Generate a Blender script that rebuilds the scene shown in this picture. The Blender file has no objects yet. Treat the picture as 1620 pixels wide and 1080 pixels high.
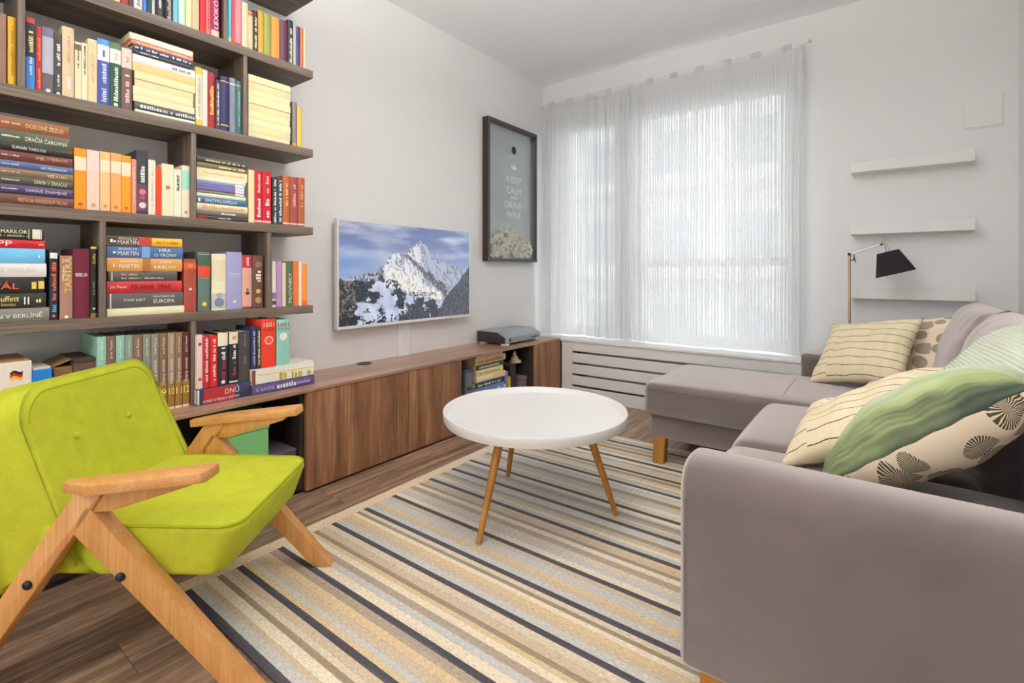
import bpy, bmesh, math, random
from mathutils import Vector, Matrix, noise

random.seed(7)
scene = bpy.context.scene
COL = scene.collection
PI = math.pi

# ------------------------------------------------------------------ camera
YAW = math.radians(36.75)          # the camera looks this far to the left of +Y
FPX, CX, CY, CAMZ = 777.1, 810.0, 430.8, 1.0
cam = bpy.data.cameras.new('camera')
cam.sensor_fit = 'HORIZONTAL'
cam.sensor_width = 36.0
cam.lens = FPX / 1620.0 * 36.0
cam.shift_y = -(540.0 - CY) / 1620.0
cam.clip_start = 0.05
camo = bpy.data.objects.new('camera', cam)
COL.objects.link(camo)
camo.location = (0, 0, CAMZ)
camo.rotation_euler = (PI / 2, 0, YAW)
scene.camera = camo

# ------------------------------------------------------------------ world, daylight, exposure
world = bpy.data.worlds.new('overcast_sky')
scene.world = world
world.use_nodes = True
bg = world.node_tree.nodes['Background']
bg.inputs[0].default_value = (0.93, 0.97, 1.0, 1)
bg.inputs[1].default_value = 5.5

scene.view_settings.view_transform = 'Standard'
scene.view_settings.look = 'None'
scene.view_settings.gamma = 1.0
scene.view_settings.use_curve_mapping = False
scene.view_settings.exposure = 0.13
scene.cycles.use_denoising = True
scene.cycles.max_bounces = 10
scene.cycles.diffuse_bounces = 6
scene.cycles.transparent_max_bounces = 16
scene.cycles.sample_clamp_indirect = 6.0
scene.cycles.caustics_reflective = False
scene.cycles.caustics_refractive = False

# room extents (camera stands at x=0, y=0)
XW, XR = -2.435, 0.60
YW, YB = 3.73, -2.90
ZC = 2.68


def portal(name, cx, y, cz, w, h, facing):
    L = bpy.data.lights.new(name, 'AREA')
    L.shape = 'RECTANGLE'
    L.size, L.size_y = w, h
    L.cycles.is_portal = True
    o = bpy.data.objects.new(name, L)
    COL.objects.link(o)
    o.location = (cx, y, cz)
    o.rotation_euler = (-PI / 2, 0, 0) if facing < 0 else (PI / 2, 0, 0)
    return o


portal('window_daylight', -1.37, YW + 0.16, 1.38, 1.84, 1.86, -1)
portal('added_patio_daylight', -0.9, YB - 0.12, 1.1, 1.1, 2.2, 1)  # guides sky light through the added patio opening


# ------------------------------------------------------------------ pixel helpers (a pixel gives a direction, a plane gives the distance)
def ray(u, v):
    x = (u - CX) / FPX
    y = (CY - v) / FPX
    return Vector((x * math.cos(YAW) - math.sin(YAW), x * math.sin(YAW) + math.cos(YAW), y))


def onX(u, v, X):
    r = ray(u, v)
    p = r * (X / r.x)
    return Vector((p.x, p.y, p.z + CAMZ))


def onY(u, v, Y):
    r = ray(u, v)
    p = r * (Y / r.y)
    return Vector((p.x, p.y, p.z + CAMZ))


# ------------------------------------------------------------------ materials
def lin(c):
    c = c / 255.0
    return c / 12.92 if c <= 0.04045 else ((c + 0.055) / 1.055) ** 2.4


def rgb(r, g, b, k=1.0):
    return tuple(min(0.92, lin(x) * k) for x in (r, g, b)) + (1.0,)


MATS = {}


def new_mat(name):
    m = bpy.data.materials.new(name)
    m.use_nodes = True
    nt = m.node_tree
    return m, nt, nt.nodes['Principled BSDF']


def plain(name, col, rough=0.6, metal=0.0, var=0.06, scale=12.0, bump=0.0, bscale=200.0, spec=0.4):
    """colour with a soft noise variation and optional fine relief"""
    if name in MATS:
        return MATS[name]
    m, nt, bs = new_mat(name)
    tc = nt.nodes.new('ShaderNodeTexCoord')
    nz = nt.nodes.new('ShaderNodeTexNoise')
    nz.inputs['Scale'].default_value = scale
    nz.inputs['Detail'].default_value = 3
    nt.links.new(tc.outputs['Object'], nz.inputs['Vector'])
    mx = nt.nodes.new('ShaderNodeMix')
    mx.data_type = 'RGBA'
    mx.inputs['A'].default_value = tuple(c * (1 - var) for c in col[:3]) + (1,)
    mx.inputs['B'].default_value = tuple(min(0.95, c * (1 + var)) for c in col[:3]) + (1,)
    nt.links.new(nz.outputs['Fac'], mx.inputs['Factor'])
    nt.links.new(mx.outputs['Result'], bs.inputs['Base Color'])
    bs.inputs['Roughness'].default_value = rough
    bs.inputs['Metallic'].default_value = metal
    bs.inputs['Specular IOR Level'].default_value = spec
    if bump > 0:
        n2 = nt.nodes.new('ShaderNodeTexNoise')
        n2.inputs['Scale'].default_value = bscale
        n2.inputs['Detail'].default_value = 2
        nt.links.new(tc.outputs['Object'], n2.inputs['Vector'])
        bp = nt.nodes.new('ShaderNodeBump')
        bp.inputs['Strength'].default_value = bump
        bp.inputs['Distance'].default_value = 0.002
        nt.links.new(n2.outputs['Fac'], bp.inputs['Height'])
        nt.links.new(bp.outputs['Normal'], bs.inputs['Normal'])
    MATS[name] = m
    return m


def wood(name, dark, mid, light, axis='Y', cross=14.0, along=0.9, rough=0.45, fine=0.35, rnd=False, spec=0.4):
    m, nt, bs = new_mat(name)
    tc = nt.nodes.new('ShaderNodeTexCoord')
    mp = nt.nodes.new('ShaderNodeMapping')
    sc = {'X': (along, cross, cross), 'Y': (cross, along, cross), 'Z': (cross, cross, along)}[axis]
    mp.inputs['Scale'].default_value = sc
    nt.links.new(tc.outputs['Object'], mp.inputs['Vector'])
    if rnd:
        oi = nt.nodes.new('ShaderNodeObjectInfo')
        ml = nt.nodes.new('ShaderNodeVectorMath')
        ml.operation = 'SCALE'
        cb = nt.nodes.new('ShaderNodeCombineXYZ')
        for i in range(3):
            nt.links.new(oi.outputs['Random'], cb.inputs[i])
        nt.links.new(cb.outputs[0], ml.inputs[0])
        ml.inputs['Scale'].default_value = 37.0
        nt.links.new(ml.outputs[0], mp.inputs['Location'])
    n1 = nt.nodes.new('ShaderNodeTexNoise')
    n1.inputs['Scale'].default_value = 1.0
    n1.inputs['Detail'].default_value = 6
    n1.inputs['Roughness'].default_value = 0.6
    n1.inputs['Distortion'].default_value = 0.7
    nt.links.new(mp.outputs[0], n1.inputs['Vector'])
    cr = nt.nodes.new('ShaderNodeValToRGB')
    e = cr.color_ramp.elements
    e[0].position, e[0].color = 0.30, dark
    e[1].position, e[1].color = 0.72, light
    k = e.new(0.52)
    k.color = mid
    nt.links.new(n1.outputs['Fac'], cr.inputs['Fac'])
    n2 = nt.nodes.new('ShaderNodeTexNoise')
    n2.inputs['Scale'].default_value = 9.0
    n2.inputs['Detail'].default_value = 3
    nt.links.new(mp.outputs[0], n2.inputs['Vector'])
    mr = nt.nodes.new('ShaderNodeMapRange')
    mr.inputs['From Min'].default_value = 0.35
    mr.inputs['From Max'].default_value = 0.65
    mr.inputs['To Min'].default_value = 1.0 - fine
    mr.inputs['To Max'].default_value = 1.0 + fine * 0.5
    nt.links.new(n2.outputs['Fac'], mr.inputs['Value'])
    vm = nt.nodes.new('ShaderNodeVectorMath')
    vm.operation = 'SCALE'
    nt.links.new(cr.outputs['Color'], vm.inputs[0])
    nt.links.new(mr.outputs[0], vm.inputs['Scale'])
    nt.links.new(vm.outputs[0], bs.inputs['Base Color'])
    bs.inputs['Roughness'].default_value = rough
    bs.inputs['Specular IOR Level'].default_value = spec
    bp = nt.nodes.new('ShaderNodeBump')
    bp.inputs['Strength'].default_value = 0.12
    bp.inputs['Distance'].default_value = 0.001
    nt.links.new(n2.outputs['Fac'], bp.inputs['Height'])
    nt.links.new(bp.outputs['Normal'], bs.inputs['Normal'])
    MATS[name] = m
    return m


def fabric(name, col, var=0.12, wscale=420.0, bump=0.5, rough=0.9, sheen=0.3, sheencol=(1, 1, 1, 1), patch=3.0):
    m, nt, bs = new_mat(name)
    tc = nt.nodes.new('ShaderNodeTexCoord')
    n0 = nt.nodes.new('ShaderNodeTexNoise')
    n0.inputs['Scale'].default_value = patch
    n0.inputs['Detail'].default_value = 4
    nt.links.new(tc.outputs['Object'], n0.inputs['Vector'])
    n1 = nt.nodes.new('ShaderNodeTexNoise')
    n1.inputs['Scale'].default_value = wscale
    n1.inputs['Detail'].default_value = 2
    nt.links.new(tc.outputs['Object'], n1.inputs['Vector'])
    ad = nt.nodes.new('ShaderNodeMath')
    ad.operation = 'ADD'
    nt.links.new(n0.outputs['Fac'], ad.inputs[0])
    nt.links.new(n1.outputs['Fac'], ad.inputs[1])
    mr = nt.nodes.new('ShaderNodeMapRange')
    mr.inputs['From Min'].default_value = 0.6
    mr.inputs['From Max'].default_value = 1.4
    mr.inputs['To Min'].default_value = 1 - var
    mr.inputs['To Max'].default_value = 1 + var
    nt.links.new(ad.outputs[0], mr.inputs['Value'])
    vm = nt.nodes.new('ShaderNodeVectorMath')
    vm.operation = 'SCALE'
    vm.inputs[0].default_value = col[:3]
    nt.links.new(mr.outputs[0], vm.inputs['Scale'])
    nt.links.new(vm.outputs[0], bs.inputs['Base Color'])
    bs.inputs['Roughness'].default_value = rough
    bs.inputs['Specular IOR Level'].default_value = 0.15
    bs.inputs['Sheen Weight'].default_value = sheen
    bs.inputs['Sheen Roughness'].default_value = 0.35
    bs.inputs['Sheen Tint'].default_value = sheencol
    bp = nt.nodes.new('ShaderNodeBump')
    bp.inputs['Strength'].default_value = bump
    bp.inputs['Distance'].default_value = 0.0015
    nt.links.new(n1.outputs['Fac'], bp.inputs['Height'])
    nt.links.new(bp.outputs['Normal'], bs.inputs['Normal'])
    MATS[name] = m
    return m


def colmat(c, rough=0.5, k=1.25):
    """book and small-thing colours, one material per colour"""
    key = 'print_%d_%d_%d' % c
    return plain(key, rgb(*c, k), rough=rough, var=0.07, scale=25.0, spec=0.35)


M_wall = plain('white_wall_paint', (0.80, 0.79, 0.78, 1), rough=0.9, var=0.012, scale=3.0, bump=0.08, bscale=350.0, spec=0.2)
M_ceil = plain('ceiling_paint', (0.90, 0.91, 0.92, 1), rough=0.92, var=0.01, scale=2.0, spec=0.2)
M_white = plain('white_lacquer', (0.80, 0.79, 0.77, 1), rough=0.35, var=0.01)
M_pvc = plain('white_window_frame', (0.82, 0.83, 0.83, 1), rough=0.3, var=0.01)
M_cover = plain('cover_lacquer', (0.83, 0.81, 0.785, 1), rough=0.4, var=0.02)
M_shelf = wood('grey_walnut', rgb(66, 54, 46), rgb(100, 86, 74), rgb(128, 112, 98), 'Y', cross=26, along=0.8, rough=0.5, fine=0.25)
M_shelfz = wood('grey_walnut_upright', rgb(66, 54, 46), rgb(100, 86, 74), rgb(128, 112, 98), 'Z', cross=26, along=0.8, rough=0.5, fine=0.25)
M_door = wood('walnut_door', rgb(90, 58, 40), rgb(146, 102, 72), rgb(184, 138, 104), 'Z', cross=11, along=0.55, rough=0.42, fine=0.3)
M_top = wood('walnut_top', rgb(128, 94, 74), rgb(164, 124, 100), rgb(190, 150, 124), 'Y', cross=13, along=0.7, rough=0.28, fine=0.22, spec=0.7)
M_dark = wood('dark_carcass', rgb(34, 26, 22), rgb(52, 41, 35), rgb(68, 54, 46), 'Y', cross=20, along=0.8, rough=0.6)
M_floor = wood('oak_laminate', rgb(90, 70, 57), rgb(148, 119, 96), rgb(194, 161, 132), 'Y', cross=24, along=1.3, rough=0.36, fine=0.42, rnd=True, spec=0.5)
M_beech = wood('beech', rgb(196, 136, 74), rgb(206, 148, 86), rgb(216, 162, 102), 'Z', cross=30, along=1.2, rough=0.42, fine=0.12)
M_beecharm = wood('beech_arm', rgb(198, 138, 76), rgb(208, 150, 88), rgb(218, 164, 104), 'X', cross=26, along=6, rough=0.42, fine=0.12)
M_oakleg = wood('oiled_oak_leg', rgb(150, 96, 34), rgb(178, 120, 50), rgb(196, 140, 66), 'Z', cross=20, along=1.2, rough=0.45, fine=0.12)
M_green = fabric('lime_wool', (0.47, 0.49, 0.032, 1), var=0.14, wscale=330, bump=0.55, sheen=0.15, sheencol=(0.9, 1, 0.3, 1), patch=25)
M_pipe = fabric('lime_piping', (0.33, 0.36, 0.015, 1), var=0.08, wscale=300, bump=0.3, sheen=0.1, sheencol=(0.9, 1, 0.3, 1))
M_sofa = fabric('taupe_velour', (0.148, 0.117, 0.107, 1), var=0.24, wscale=300, bump=0.7, sheen=1.0, sheencol=(1, 0.93, 0.9, 1), patch=7)
nt = M_sofa.node_tree
bs_ = nt.nodes['Principled BSDF']
bs_.inputs['Sheen Weight'].default_value = 0.0
sh = nt.nodes.new('ShaderNodeBsdfSheen')
sh.distribution = 'ASHIKHMIN'
sh.inputs['Color'].default_value = (0.62, 0.575, 0.56, 1)
sh.inputs['Roughness'].default_value = 0.55
adds = nt.nodes.new('ShaderNodeAddShader')
nt.links.new(bs_.outputs[0], adds.inputs[0])
nt.links.new(sh.outputs[0], adds.inputs[1])
nt.links.new(adds.outputs[0], nt.nodes['Material Output'].inputs[0])
M_black = plain('black_plastic', rgb(26, 25, 25), rough=0.4, var=0.03)
M_pages = plain('paper_block', rgb(226, 208, 172), rough=0.85, var=0.08, scale=60)
M_steel = plain('brushed_steel', (0.62, 0.62, 0.62, 1), rough=0.3, metal=1.0, var=0.03)


def rootmat(o, m):
    o.data.materials.append(m)


# ------------------------------------------------------------------ mesh builders (bmesh in world coordinates)
def B():
    return bmesh.new()


def add_box(bm, x0, x1, y0, y1, z0, z1, bev=0.0, seg=2):
    vs = [bm.verts.new(p) for p in ((x0, y0, z0), (x1, y0, z0), (x1, y1, z0), (x0, y1, z0), (x0, y0, z1), (x1, y0, z1), (x1, y1, z1), (x0, y1, z1))]
    fs = [bm.faces.new([vs[i] for i in f]) for f in ((3, 2, 1, 0), (4, 5, 6, 7), (0, 1, 5, 4), (1, 2, 6, 5), (2, 3, 7, 6), (3, 0, 4, 7))]
    if bev > 0:
        es = {e for f in fs for e in f.edges}
        bmesh.ops.bevel(bm, geom=list(es), offset=bev, segments=seg, profile=0.5, affect='EDGES')
    return bm


def box(x0, x1, y0, y1, z0, z1, bev=0.0, seg=2):
    return add_box(B(), x0, x1, y0, y1, z0, z1, bev, seg)


def prism(outline, org, ax, ay, an, depth, bev=0.0, seg=3, bulge0=0.0, bulge1=0.0, bm=None):
    """outline (counter-clockwise in ax,ay) swept along an; soft edges and optional bulged caps"""
    bm = bm or B()
    org, ax, ay, an = Vector(org), Vector(ax), Vector(ay), Vector(an)
    n = len(outline)
    P = [Vector((p[0], p[1], 0)) for p in outline]
    c = sum(P, Vector()) / n
    nor = []
    for i in range(n):
        a, b = P[i - 1], P[(i + 1) % n]
        t = (b - a).normalized()
        nor.append(Vector((t.y, -t.x, 0)))
    rings = []
    if bev > 0:
        for k in range(seg + 1):
            a = PI / 2 * k / seg
            rings.append((bev * (1 - math.sin(a)), bev * (1 - math.cos(a))))
        for k in range(seg + 1):
            a = PI / 2 * (1 - k / seg)
            rings.append((bev * (1 - math.sin(a)), depth - bev * (1 - math.cos(a))))
    else:
        rings = [(0, 0), (0, depth)]

    def W(p, z):
        return org + ax * p.x + ay * p.y + an * z
    loops = []

    def cap(ins, zb, bulge, order):
        out = []
        for s in order:
            out.append([bm.verts.new(W(c + (P[i] - nor[i] * ins - c) * s, zb + bulge * (1 - s * s))) for i in range(n)])
        return out
    if bulge0:
        loops += cap(rings[0][0], rings[0][1], -bulge0, (0.25, 0.5, 0.75, 0.9))
    for ins, z in rings:
        loops.append([bm.verts.new(W(P[i] - nor[i] * ins, z)) for i in range(n)])
    if bulge1:
        loops += cap(rings[-1][0], rings[-1][1], bulge1, (0.9, 0.75, 0.5, 0.25))
    for a, b in zip(loops, loops[1:]):
        for i in range(n):
            j = (i + 1) % n
            bm.faces.new((a[i], a[j], b[j], b[i]))
    bm.faces.new(list(reversed(loops[0])))
    bm.faces.new(loops[-1])
    bmesh.ops.recalc_face_normals(bm, faces=bm.faces)
    return bm


def rrect(x0, x1, y0, y1, r, seg=6):
    """rounded rectangle; r may be a number or (bl, br, tr, tl)"""
    rs = (r,) * 4 if not isinstance(r, (tuple, list)) else r
    pts = []
    for (cx, cy, a0), rr in zip((((x0, y0, PI)), ((x1, y0, 1.5 * PI)), ((x1, y1, 0)), ((x0, y1, 0.5 * PI))), rs):
        sx = rr if cx == x0 else -rr
        sy = rr if cy == y0 else -rr
        ox, oy = cx + sx, cy + sy
        for k in range(seg + 1):
            a = a0 + PI / 2 * k / seg
            pts.append((ox + rr * math.cos(a), oy + rr * math.sin(a)))
    return pts


def tube(pts, r, seg=8, closed=False, bm=None, r1=None):
    bm = bm or B()
    pts = [Vector(p) for p in pts]
    n = len(pts)
    rings = []
    up = Vector((0.13, 0.21, 0.97)).normalized()
    for i, p in enumerate(pts):
        if closed:
            t = (pts[(i + 1) % n] - pts[i - 1]).normalized()
        else:
            t = (pts[min(i + 1, n - 1)] - pts[max(i - 1, 0)]).normalized()
        s = t.cross(up)
        if s.length < 1e-4:
            s = t.cross(Vector((1, 0, 0)))
        s.normalize()
        q = s.cross(t)
        rr = r if r1 is None else r + (r1 - r) * i / (n - 1)
        rings.append([bm.verts.new(p + (s * math.cos(2 * PI * k / seg) + q * math.sin(2 * PI * k / seg)) * rr) for k in range(seg)])
    m = n if closed else n - 1
    for i in range(m):
        a, b = rings[i], rings[(i + 1) % n]
        for k in range(seg):
            l = (k + 1) % seg
            bm.faces.new((a[k], a[l], b[l], b[k]))
    if not closed:
        bm.faces.new(list(reversed(rings[0])))
        bm.faces.new(rings[-1])
    bmesh.ops.recalc_face_normals(bm, faces=bm.faces)
    return bm


def lathe(prof, org, axis=(0, 0, 1), seg=32, bm=None):
    """profile of (radius, height) revolved around axis through org"""
    bm = bm or B()
    axis = Vector(axis).normalized()
    s = axis.cross(Vector((0, 1, 0.01))).normalized()
    q = axis.cross(s)
    org = Vector(org)
    rings = []
    for r, h in prof:
        if r < 1e-6:
            rings.append([bm.verts.new(org + axis * h)])
        else:
            rings.append([bm.verts.new(org + axis * h + (s * math.cos(2 * PI * k / seg) + q * math.sin(2 * PI * k / seg)) * r) for k in range(seg)])
    for a, b in zip(rings, rings[1:]):
        for k in range(seg):
            l = (k + 1) % seg
            if len(a) == 1 and len(b) == 1:
                continue
            if len(a) == 1:
                bm.faces.new((a[0], b[k], b[l]))
            elif len(b) == 1:
                bm.faces.new((a[k], b[0], a[l]))
            else:
                bm.faces.new((a[k], b[k], b[l], a[l]))
    bmesh.ops.recalc_face_normals(bm, faces=bm.faces)
    return bm


def soft_box(x0, x1, y0, y1, z0, z1, r, n=14, puff=0.0, wr=0.0, seed=0.0, pf=0.0):
    """upholstered block: rounded edges, a swelling top and front and a little wrinkling"""
    bm = B()
    hx, hy, hz = (x1 - x0) / 2, (y1 - y0) / 2, (z1 - z0) / 2
    c = Vector(((x0 + x1) / 2, (y0 + y1) / 2, (z0 + z1) / 2))
    bmesh.ops.create_cube(bm, size=2.0)
    bmesh.ops.subdivide_edges(bm, edges=bm.edges[:], cuts=n, use_grid_fill=True)
    H = Vector((hx, hy, hz))
    for v in bm.verts:
        q = Vector()
        for i in range(3):
            t = v.co[i]
            h = H[i]
            # denser sampling near the edges
            f = min(0.9, r / h)
            a = abs(t)
            s = (a / 0.6 * (1 - f)) if a < 0.6 else (1 - f) + (a - 0.6) / 0.4 * f
            q[i] = math.copysign(s * h, t)
        inner = Vector([max(-(H[i] - min(r, H[i] * 0.98)), min(H[i] - min(r, H[i] * 0.98), q[i])) for i in range(3)])
        d = q - inner
        if d.length > 1e-6:
            m = max(abs(d[i]) for i in range(3))
            q = inner + d.normalized() * min(r, m)
        fx, fy, fz = q.x / hx, q.y / hy, q.z / hz
        if puff and fz > 0:
            q.z += puff * max(0, 1 - fx ** 4) * max(0, 1 - fy ** 4) * fz
        if pf and fx < 0:
            q.x -= pf * max(0, 1 - fz * fz) * max(0, 1 - fy ** 4) * (-fx)
        if wr:
            w = noise.noise((q + c) * 9 + Vector((seed, 0, 0))) * wr
            q += q.normalized() * w
        v.co = c + q
    return bm


def link(o, parent=None):
    COL.objects.link(o)
    if parent is not None:
        o.parent = parent
        o.location = Vector(o.location) - PW[parent.name]
    return o


PW = {}          # world positions of parents


def obj(name, bm, mat, parent=None, smooth=False, origin=None):
    """bmesh in world coordinates -> one mesh object with its origin at its base"""
    bm.verts.ensure_lookup_table()
    xs = [v.co.x for v in bm.verts]
    ys = [v.co.y for v in bm.verts]
    zs = [v.co.z for v in bm.verts]
    o0 = Vector(origin) if origin is not None else Vector(((min(xs) + max(xs)) / 2, (min(ys) + max(ys)) / 2, min(zs)))
    for v in bm.verts:
        v.co -= o0
    me = bpy.data.meshes.new(name)
    bm.to_mesh(me)
    bm.free()
    if smooth:
        for p in me.polygons:
            p.use_smooth = True
        if smooth != 'all':
            me.set_sharp_from_angle(angle=math.radians(smooth if not isinstance(smooth, bool) else 40))
    for m in (mat if isinstance(mat, (list, tuple)) else [mat]):
        me.materials.append(m)
    o = bpy.data.objects.new(name, me)
    o.location = o0
    link(o, parent)
    PW[o.name] = o0.copy()
    return o


def thing(name, label, cat, loc, group=None):
    o = bpy.data.objects.new(name, None)
    o.empty_display_size = 0.05
    o.location = loc
    COL.objects.link(o)
    PW[o.name] = Vector(loc)
    tag(o, label, cat, group)
    return o


def tag(o, label, cat, group=None):
    o['label'] = label
    o['category'] = cat
    if group:
        o['group'] = group
    return o


def structure(o, label=None):
    o['kind'] = 'structure'
    if label:
        o['label'] = label
    return o


# deferred lettering: every text becomes flat mesh lettering on the surface it is printed on
TEXTS = []


def text(parent, s, col, cen, dx, dy, w, h, name='lettering', stretch=True):
    """s centred at cen, reading along dx with letters upright along dy, fitted into w x h"""
    TEXTS.append((parent, s, col, Vector(cen), Vector(dx).normalized(), Vector(dy).normalized(), w, h, name, stretch))


def marks(parent, col, cen, dx, dy, w, h, seed):
    """print too small to read: a row of little strokes"""
    rn = random.Random(seed)
    bm = B()
    cen, dx, dy = Vector(cen), Vector(dx).normalized(), Vector(dy).normalized()
    x = -w / 2
    while x < w / 2:
        lw = h * rn.uniform(0.25, 0.6)
        if rn.random() < 0.14:
            x += h * 0.6
            continue
        hh = h * rn.uniform(0.55, 1.0)
        a = cen + dx * x - dy * h / 2
        vs = [bm.verts.new(a), bm.verts.new(a + dx * lw), bm.verts.new(a + dx * lw + dy * hh), bm.verts.new(a + dy * hh)]
        bm.faces.new(vs)
        x += lw + h * 0.18
    if not bm.verts:
        bm.free()
        return
    o = obj('lettering', bm, colmat(col), parent)
    o['kind'] = 'stuff'


# ================================================================== THE ROOM
def wall_obj(name, bm, mat=M_wall):
    return structure(obj(name, bm, mat))


wall_obj('wall_left', box(XW - 0.15, XW, YB, YW + 0.3, 0, ZC))
wall_obj('wall_right', box(XR, XR + 0.15, YB, YW + 0.3, 0, ZC))
structure(obj('ceiling', box(XW - 0.15, XR + 0.15, YB - 0.3, YW + 0.3, ZC, ZC + 0.12), M_ceil))
# window wall with its opening
WX0, WX1, WZ0, WZ1 = -2.30, -0.44, 0.46, 2.30
bm = box(XW, WX0, YW, YW + 0.3, 0, ZC)
add_box(bm, WX1, XR, YW, YW + 0.3, 0, ZC)
add_box(bm, WX0, WX1, YW, YW + 0.3, WZ1, ZC)
add_box(bm, WX0, WX1, YW, YW + 0.3, 0, WZ0)
wall_obj('wall_window', bm)
# wall behind the camera with an added patio door that lets sky light in
PX0, PX1, PZ1 = -1.45, -0.35, 2.2
bm = box(XW, PX0, YB - 0.3, YB, 0, ZC)
add_box(bm, PX1, XR, YB - 0.3, YB, 0, ZC)
add_box(bm, PX0, PX1, YB - 0.3, YB, PZ1, ZC)
wall_obj('wall_back', bm)
pd = B()
for a, b in ((PX0, PX0 + 0.07), (PX1 - 0.07, PX1)):
    add_box(pd, a, b, YB - 0.16, YB - 0.09, 0.0, PZ1, 0.004)
add_box(pd, PX0 + 0.07, PX1 - 0.07, YB - 0.155, YB - 0.095, PZ1 - 0.07, PZ1)
add_box(pd, PX0 + 0.07, PX1 - 0.07, YB - 0.155, YB - 0.095, 0, 0.07)
structure(obj('added_door_1', pd, M_pvc))  # frame of the added door, never in view

# floor of separate boards
fl = structure(obj('floor', box(XW, XR, YB, YW, -0.12, -0.008), plain('floor_underlay', rgb(40, 30, 24), rough=0.9)))
pw, plen = 0.192, 1.285
i = 0
x = XW
while x < XR - 0.01:
    y = YB - (0.43 * (i % 3)) - 0.1
    while y < YW:
        y0, y1 = max(y, YB), min(y + plen, YW)
        if y1 - y0 > 0.02:
            obj('plank', box(x + 0.0004, min(x + pw, XR) - 0.0004, y0 + 0.0004, y1 - 0.0004, -0.008, 0.0, 0.0007, 1), M_floor, fl)
        y += plen
    x += pw
    i += 1

# ------------------------------------------------------------------ window, glass, sill
M_glass, nt, bs = new_mat('window_glass')
nt.nodes.remove(bs)
tr = nt.nodes.new('ShaderNodeBsdfTransparent')
tr.inputs[0].default_value = (0.94, 0.96, 0.96, 1)
gl = nt.nodes.new('ShaderNodeBsdfGlossy')
gl.inputs['Roughness'].default_value = 0.02
lw = nt.nodes.new('ShaderNodeLayerWeight')
lw.inputs['Blend'].default_value = 0.5
pw5 = nt.nodes.new('ShaderNodeMath')
pw5.operation = 'POWER'
pw5.inputs[1].default_value = 4.0
nt.links.new(lw.outputs['Facing'], pw5.inputs[0])
fr = nt.nodes.new('ShaderNodeMath')
fr.operation = 'MULTIPLY_ADD'
fr.inputs[1].default_value = 0.9
fr.inputs[2].default_value = 0.045
nt.links.new(pw5.outputs[0], fr.inputs[0])
ms = nt.nodes.new('ShaderNodeMixShader')
nt.links.new(fr.outputs[0], ms.inputs[0])
nt.links.new(tr.outputs[0], ms.inputs[1])
nt.links.new(gl.outputs[0], ms.inputs[2])
nt.links.new(ms.outputs[0], nt.nodes['Material Output'].inputs[0])

win = structure(thing('window_1', 'white framed double window behind the sheer curtains', 'window', (-1.37, YW + 0.1, WZ0)))
del win['category']
fy0, fy1 = YW + 0.07, YW + 0.14
fb = B()
add_box(fb, WX0, WX0 + 0.06, fy0, fy1, WZ0, WZ1, 0.004)
add_box(fb, WX1 - 0.06, WX1, fy0, fy1, WZ0, WZ1, 0.004)
add_box(fb, WX0 + 0.06, WX1 - 0.06, fy0, fy1, WZ1 - 0.06, WZ1, 0.004)
add_box(fb, WX0 + 0.06, WX1 - 0.06, fy0, fy1, WZ0, WZ0 + 0.07, 0.004)
obj('window_frame', fb, M_pvc, win)
obj('mullion', box(-1.76, -1.52, fy0 - 0.03, fy1, WZ0 + 0.07, WZ1 - 0.06, 0.004), M_pvc, win)
obj('transom', box(-1.52, WX1 - 0.06, fy0, fy1, 1.045, 1.105, 0.004), M_pvc, win)
for a, b, c, d in ((WX0 + 0.06, -1.76, WZ0 + 0.07, WZ1 - 0.06), (-1.52, WX1 - 0.06, WZ0 + 0.07, 1.045), (-1.52, WX1 - 0.06, 1.105, WZ1 - 0.06)):
    obj('glass_pane', box(a, b, fy0 + 0.03, fy0 + 0.036, c, d), M_glass, win)
obj('roller_blind_box', box(WX0 + 0.03, WX1 - 0.03, YW + 0.005, YW + 0.068, WZ1 - 0.085, WZ1, 0.01), M_pvc, win)
structure(obj('trim_1', box(XW, -0.372, 3.425, YW + 0.07, 0.446, 0.466, 0.004), M_white), 'white window sill board over the radiator cover')

# ------------------------------------------------------------------ opposite building and street, seen faintly through the curtain
bd = thing('apartment_building', 'pale apartment block across the street beyond the sheer curtains', 'building', (-9.0, 17, -6))
M_fac = plain('facade', rgb(214, 216, 218), rough=0.9)
M_fwin = plain('facade_window', rgb(150, 158, 166), rough=0.2)
M_balc = plain('balcony', rgb(214, 214, 214), rough=0.8)
obj('facade_wall', box(-24, -1.2, 17, 25, -6, 9.0), M_fac, bd)
for r in range(4):
    for c in range(8):
        x0 = -22.0 + c * 2.6
        z0 = -4.6 + r * 3.0
        obj('window', box(x0, x0 + 1.3, 16.94, 17.02, z0, z0 + 1.5), M_fwin, bd)
    obj('balcony', box(-20, -2.4, 16.2, 16.99, -5.2 + r * 3.0, -4.75 + r * 3.0), M_balc, bd)
structure(obj('ground', box(-60, 40, 5, 60, -6.2, -6.0), plain('street', rgb(150, 152, 150), rough=0.9)), 'grey street far below the window')

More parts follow.
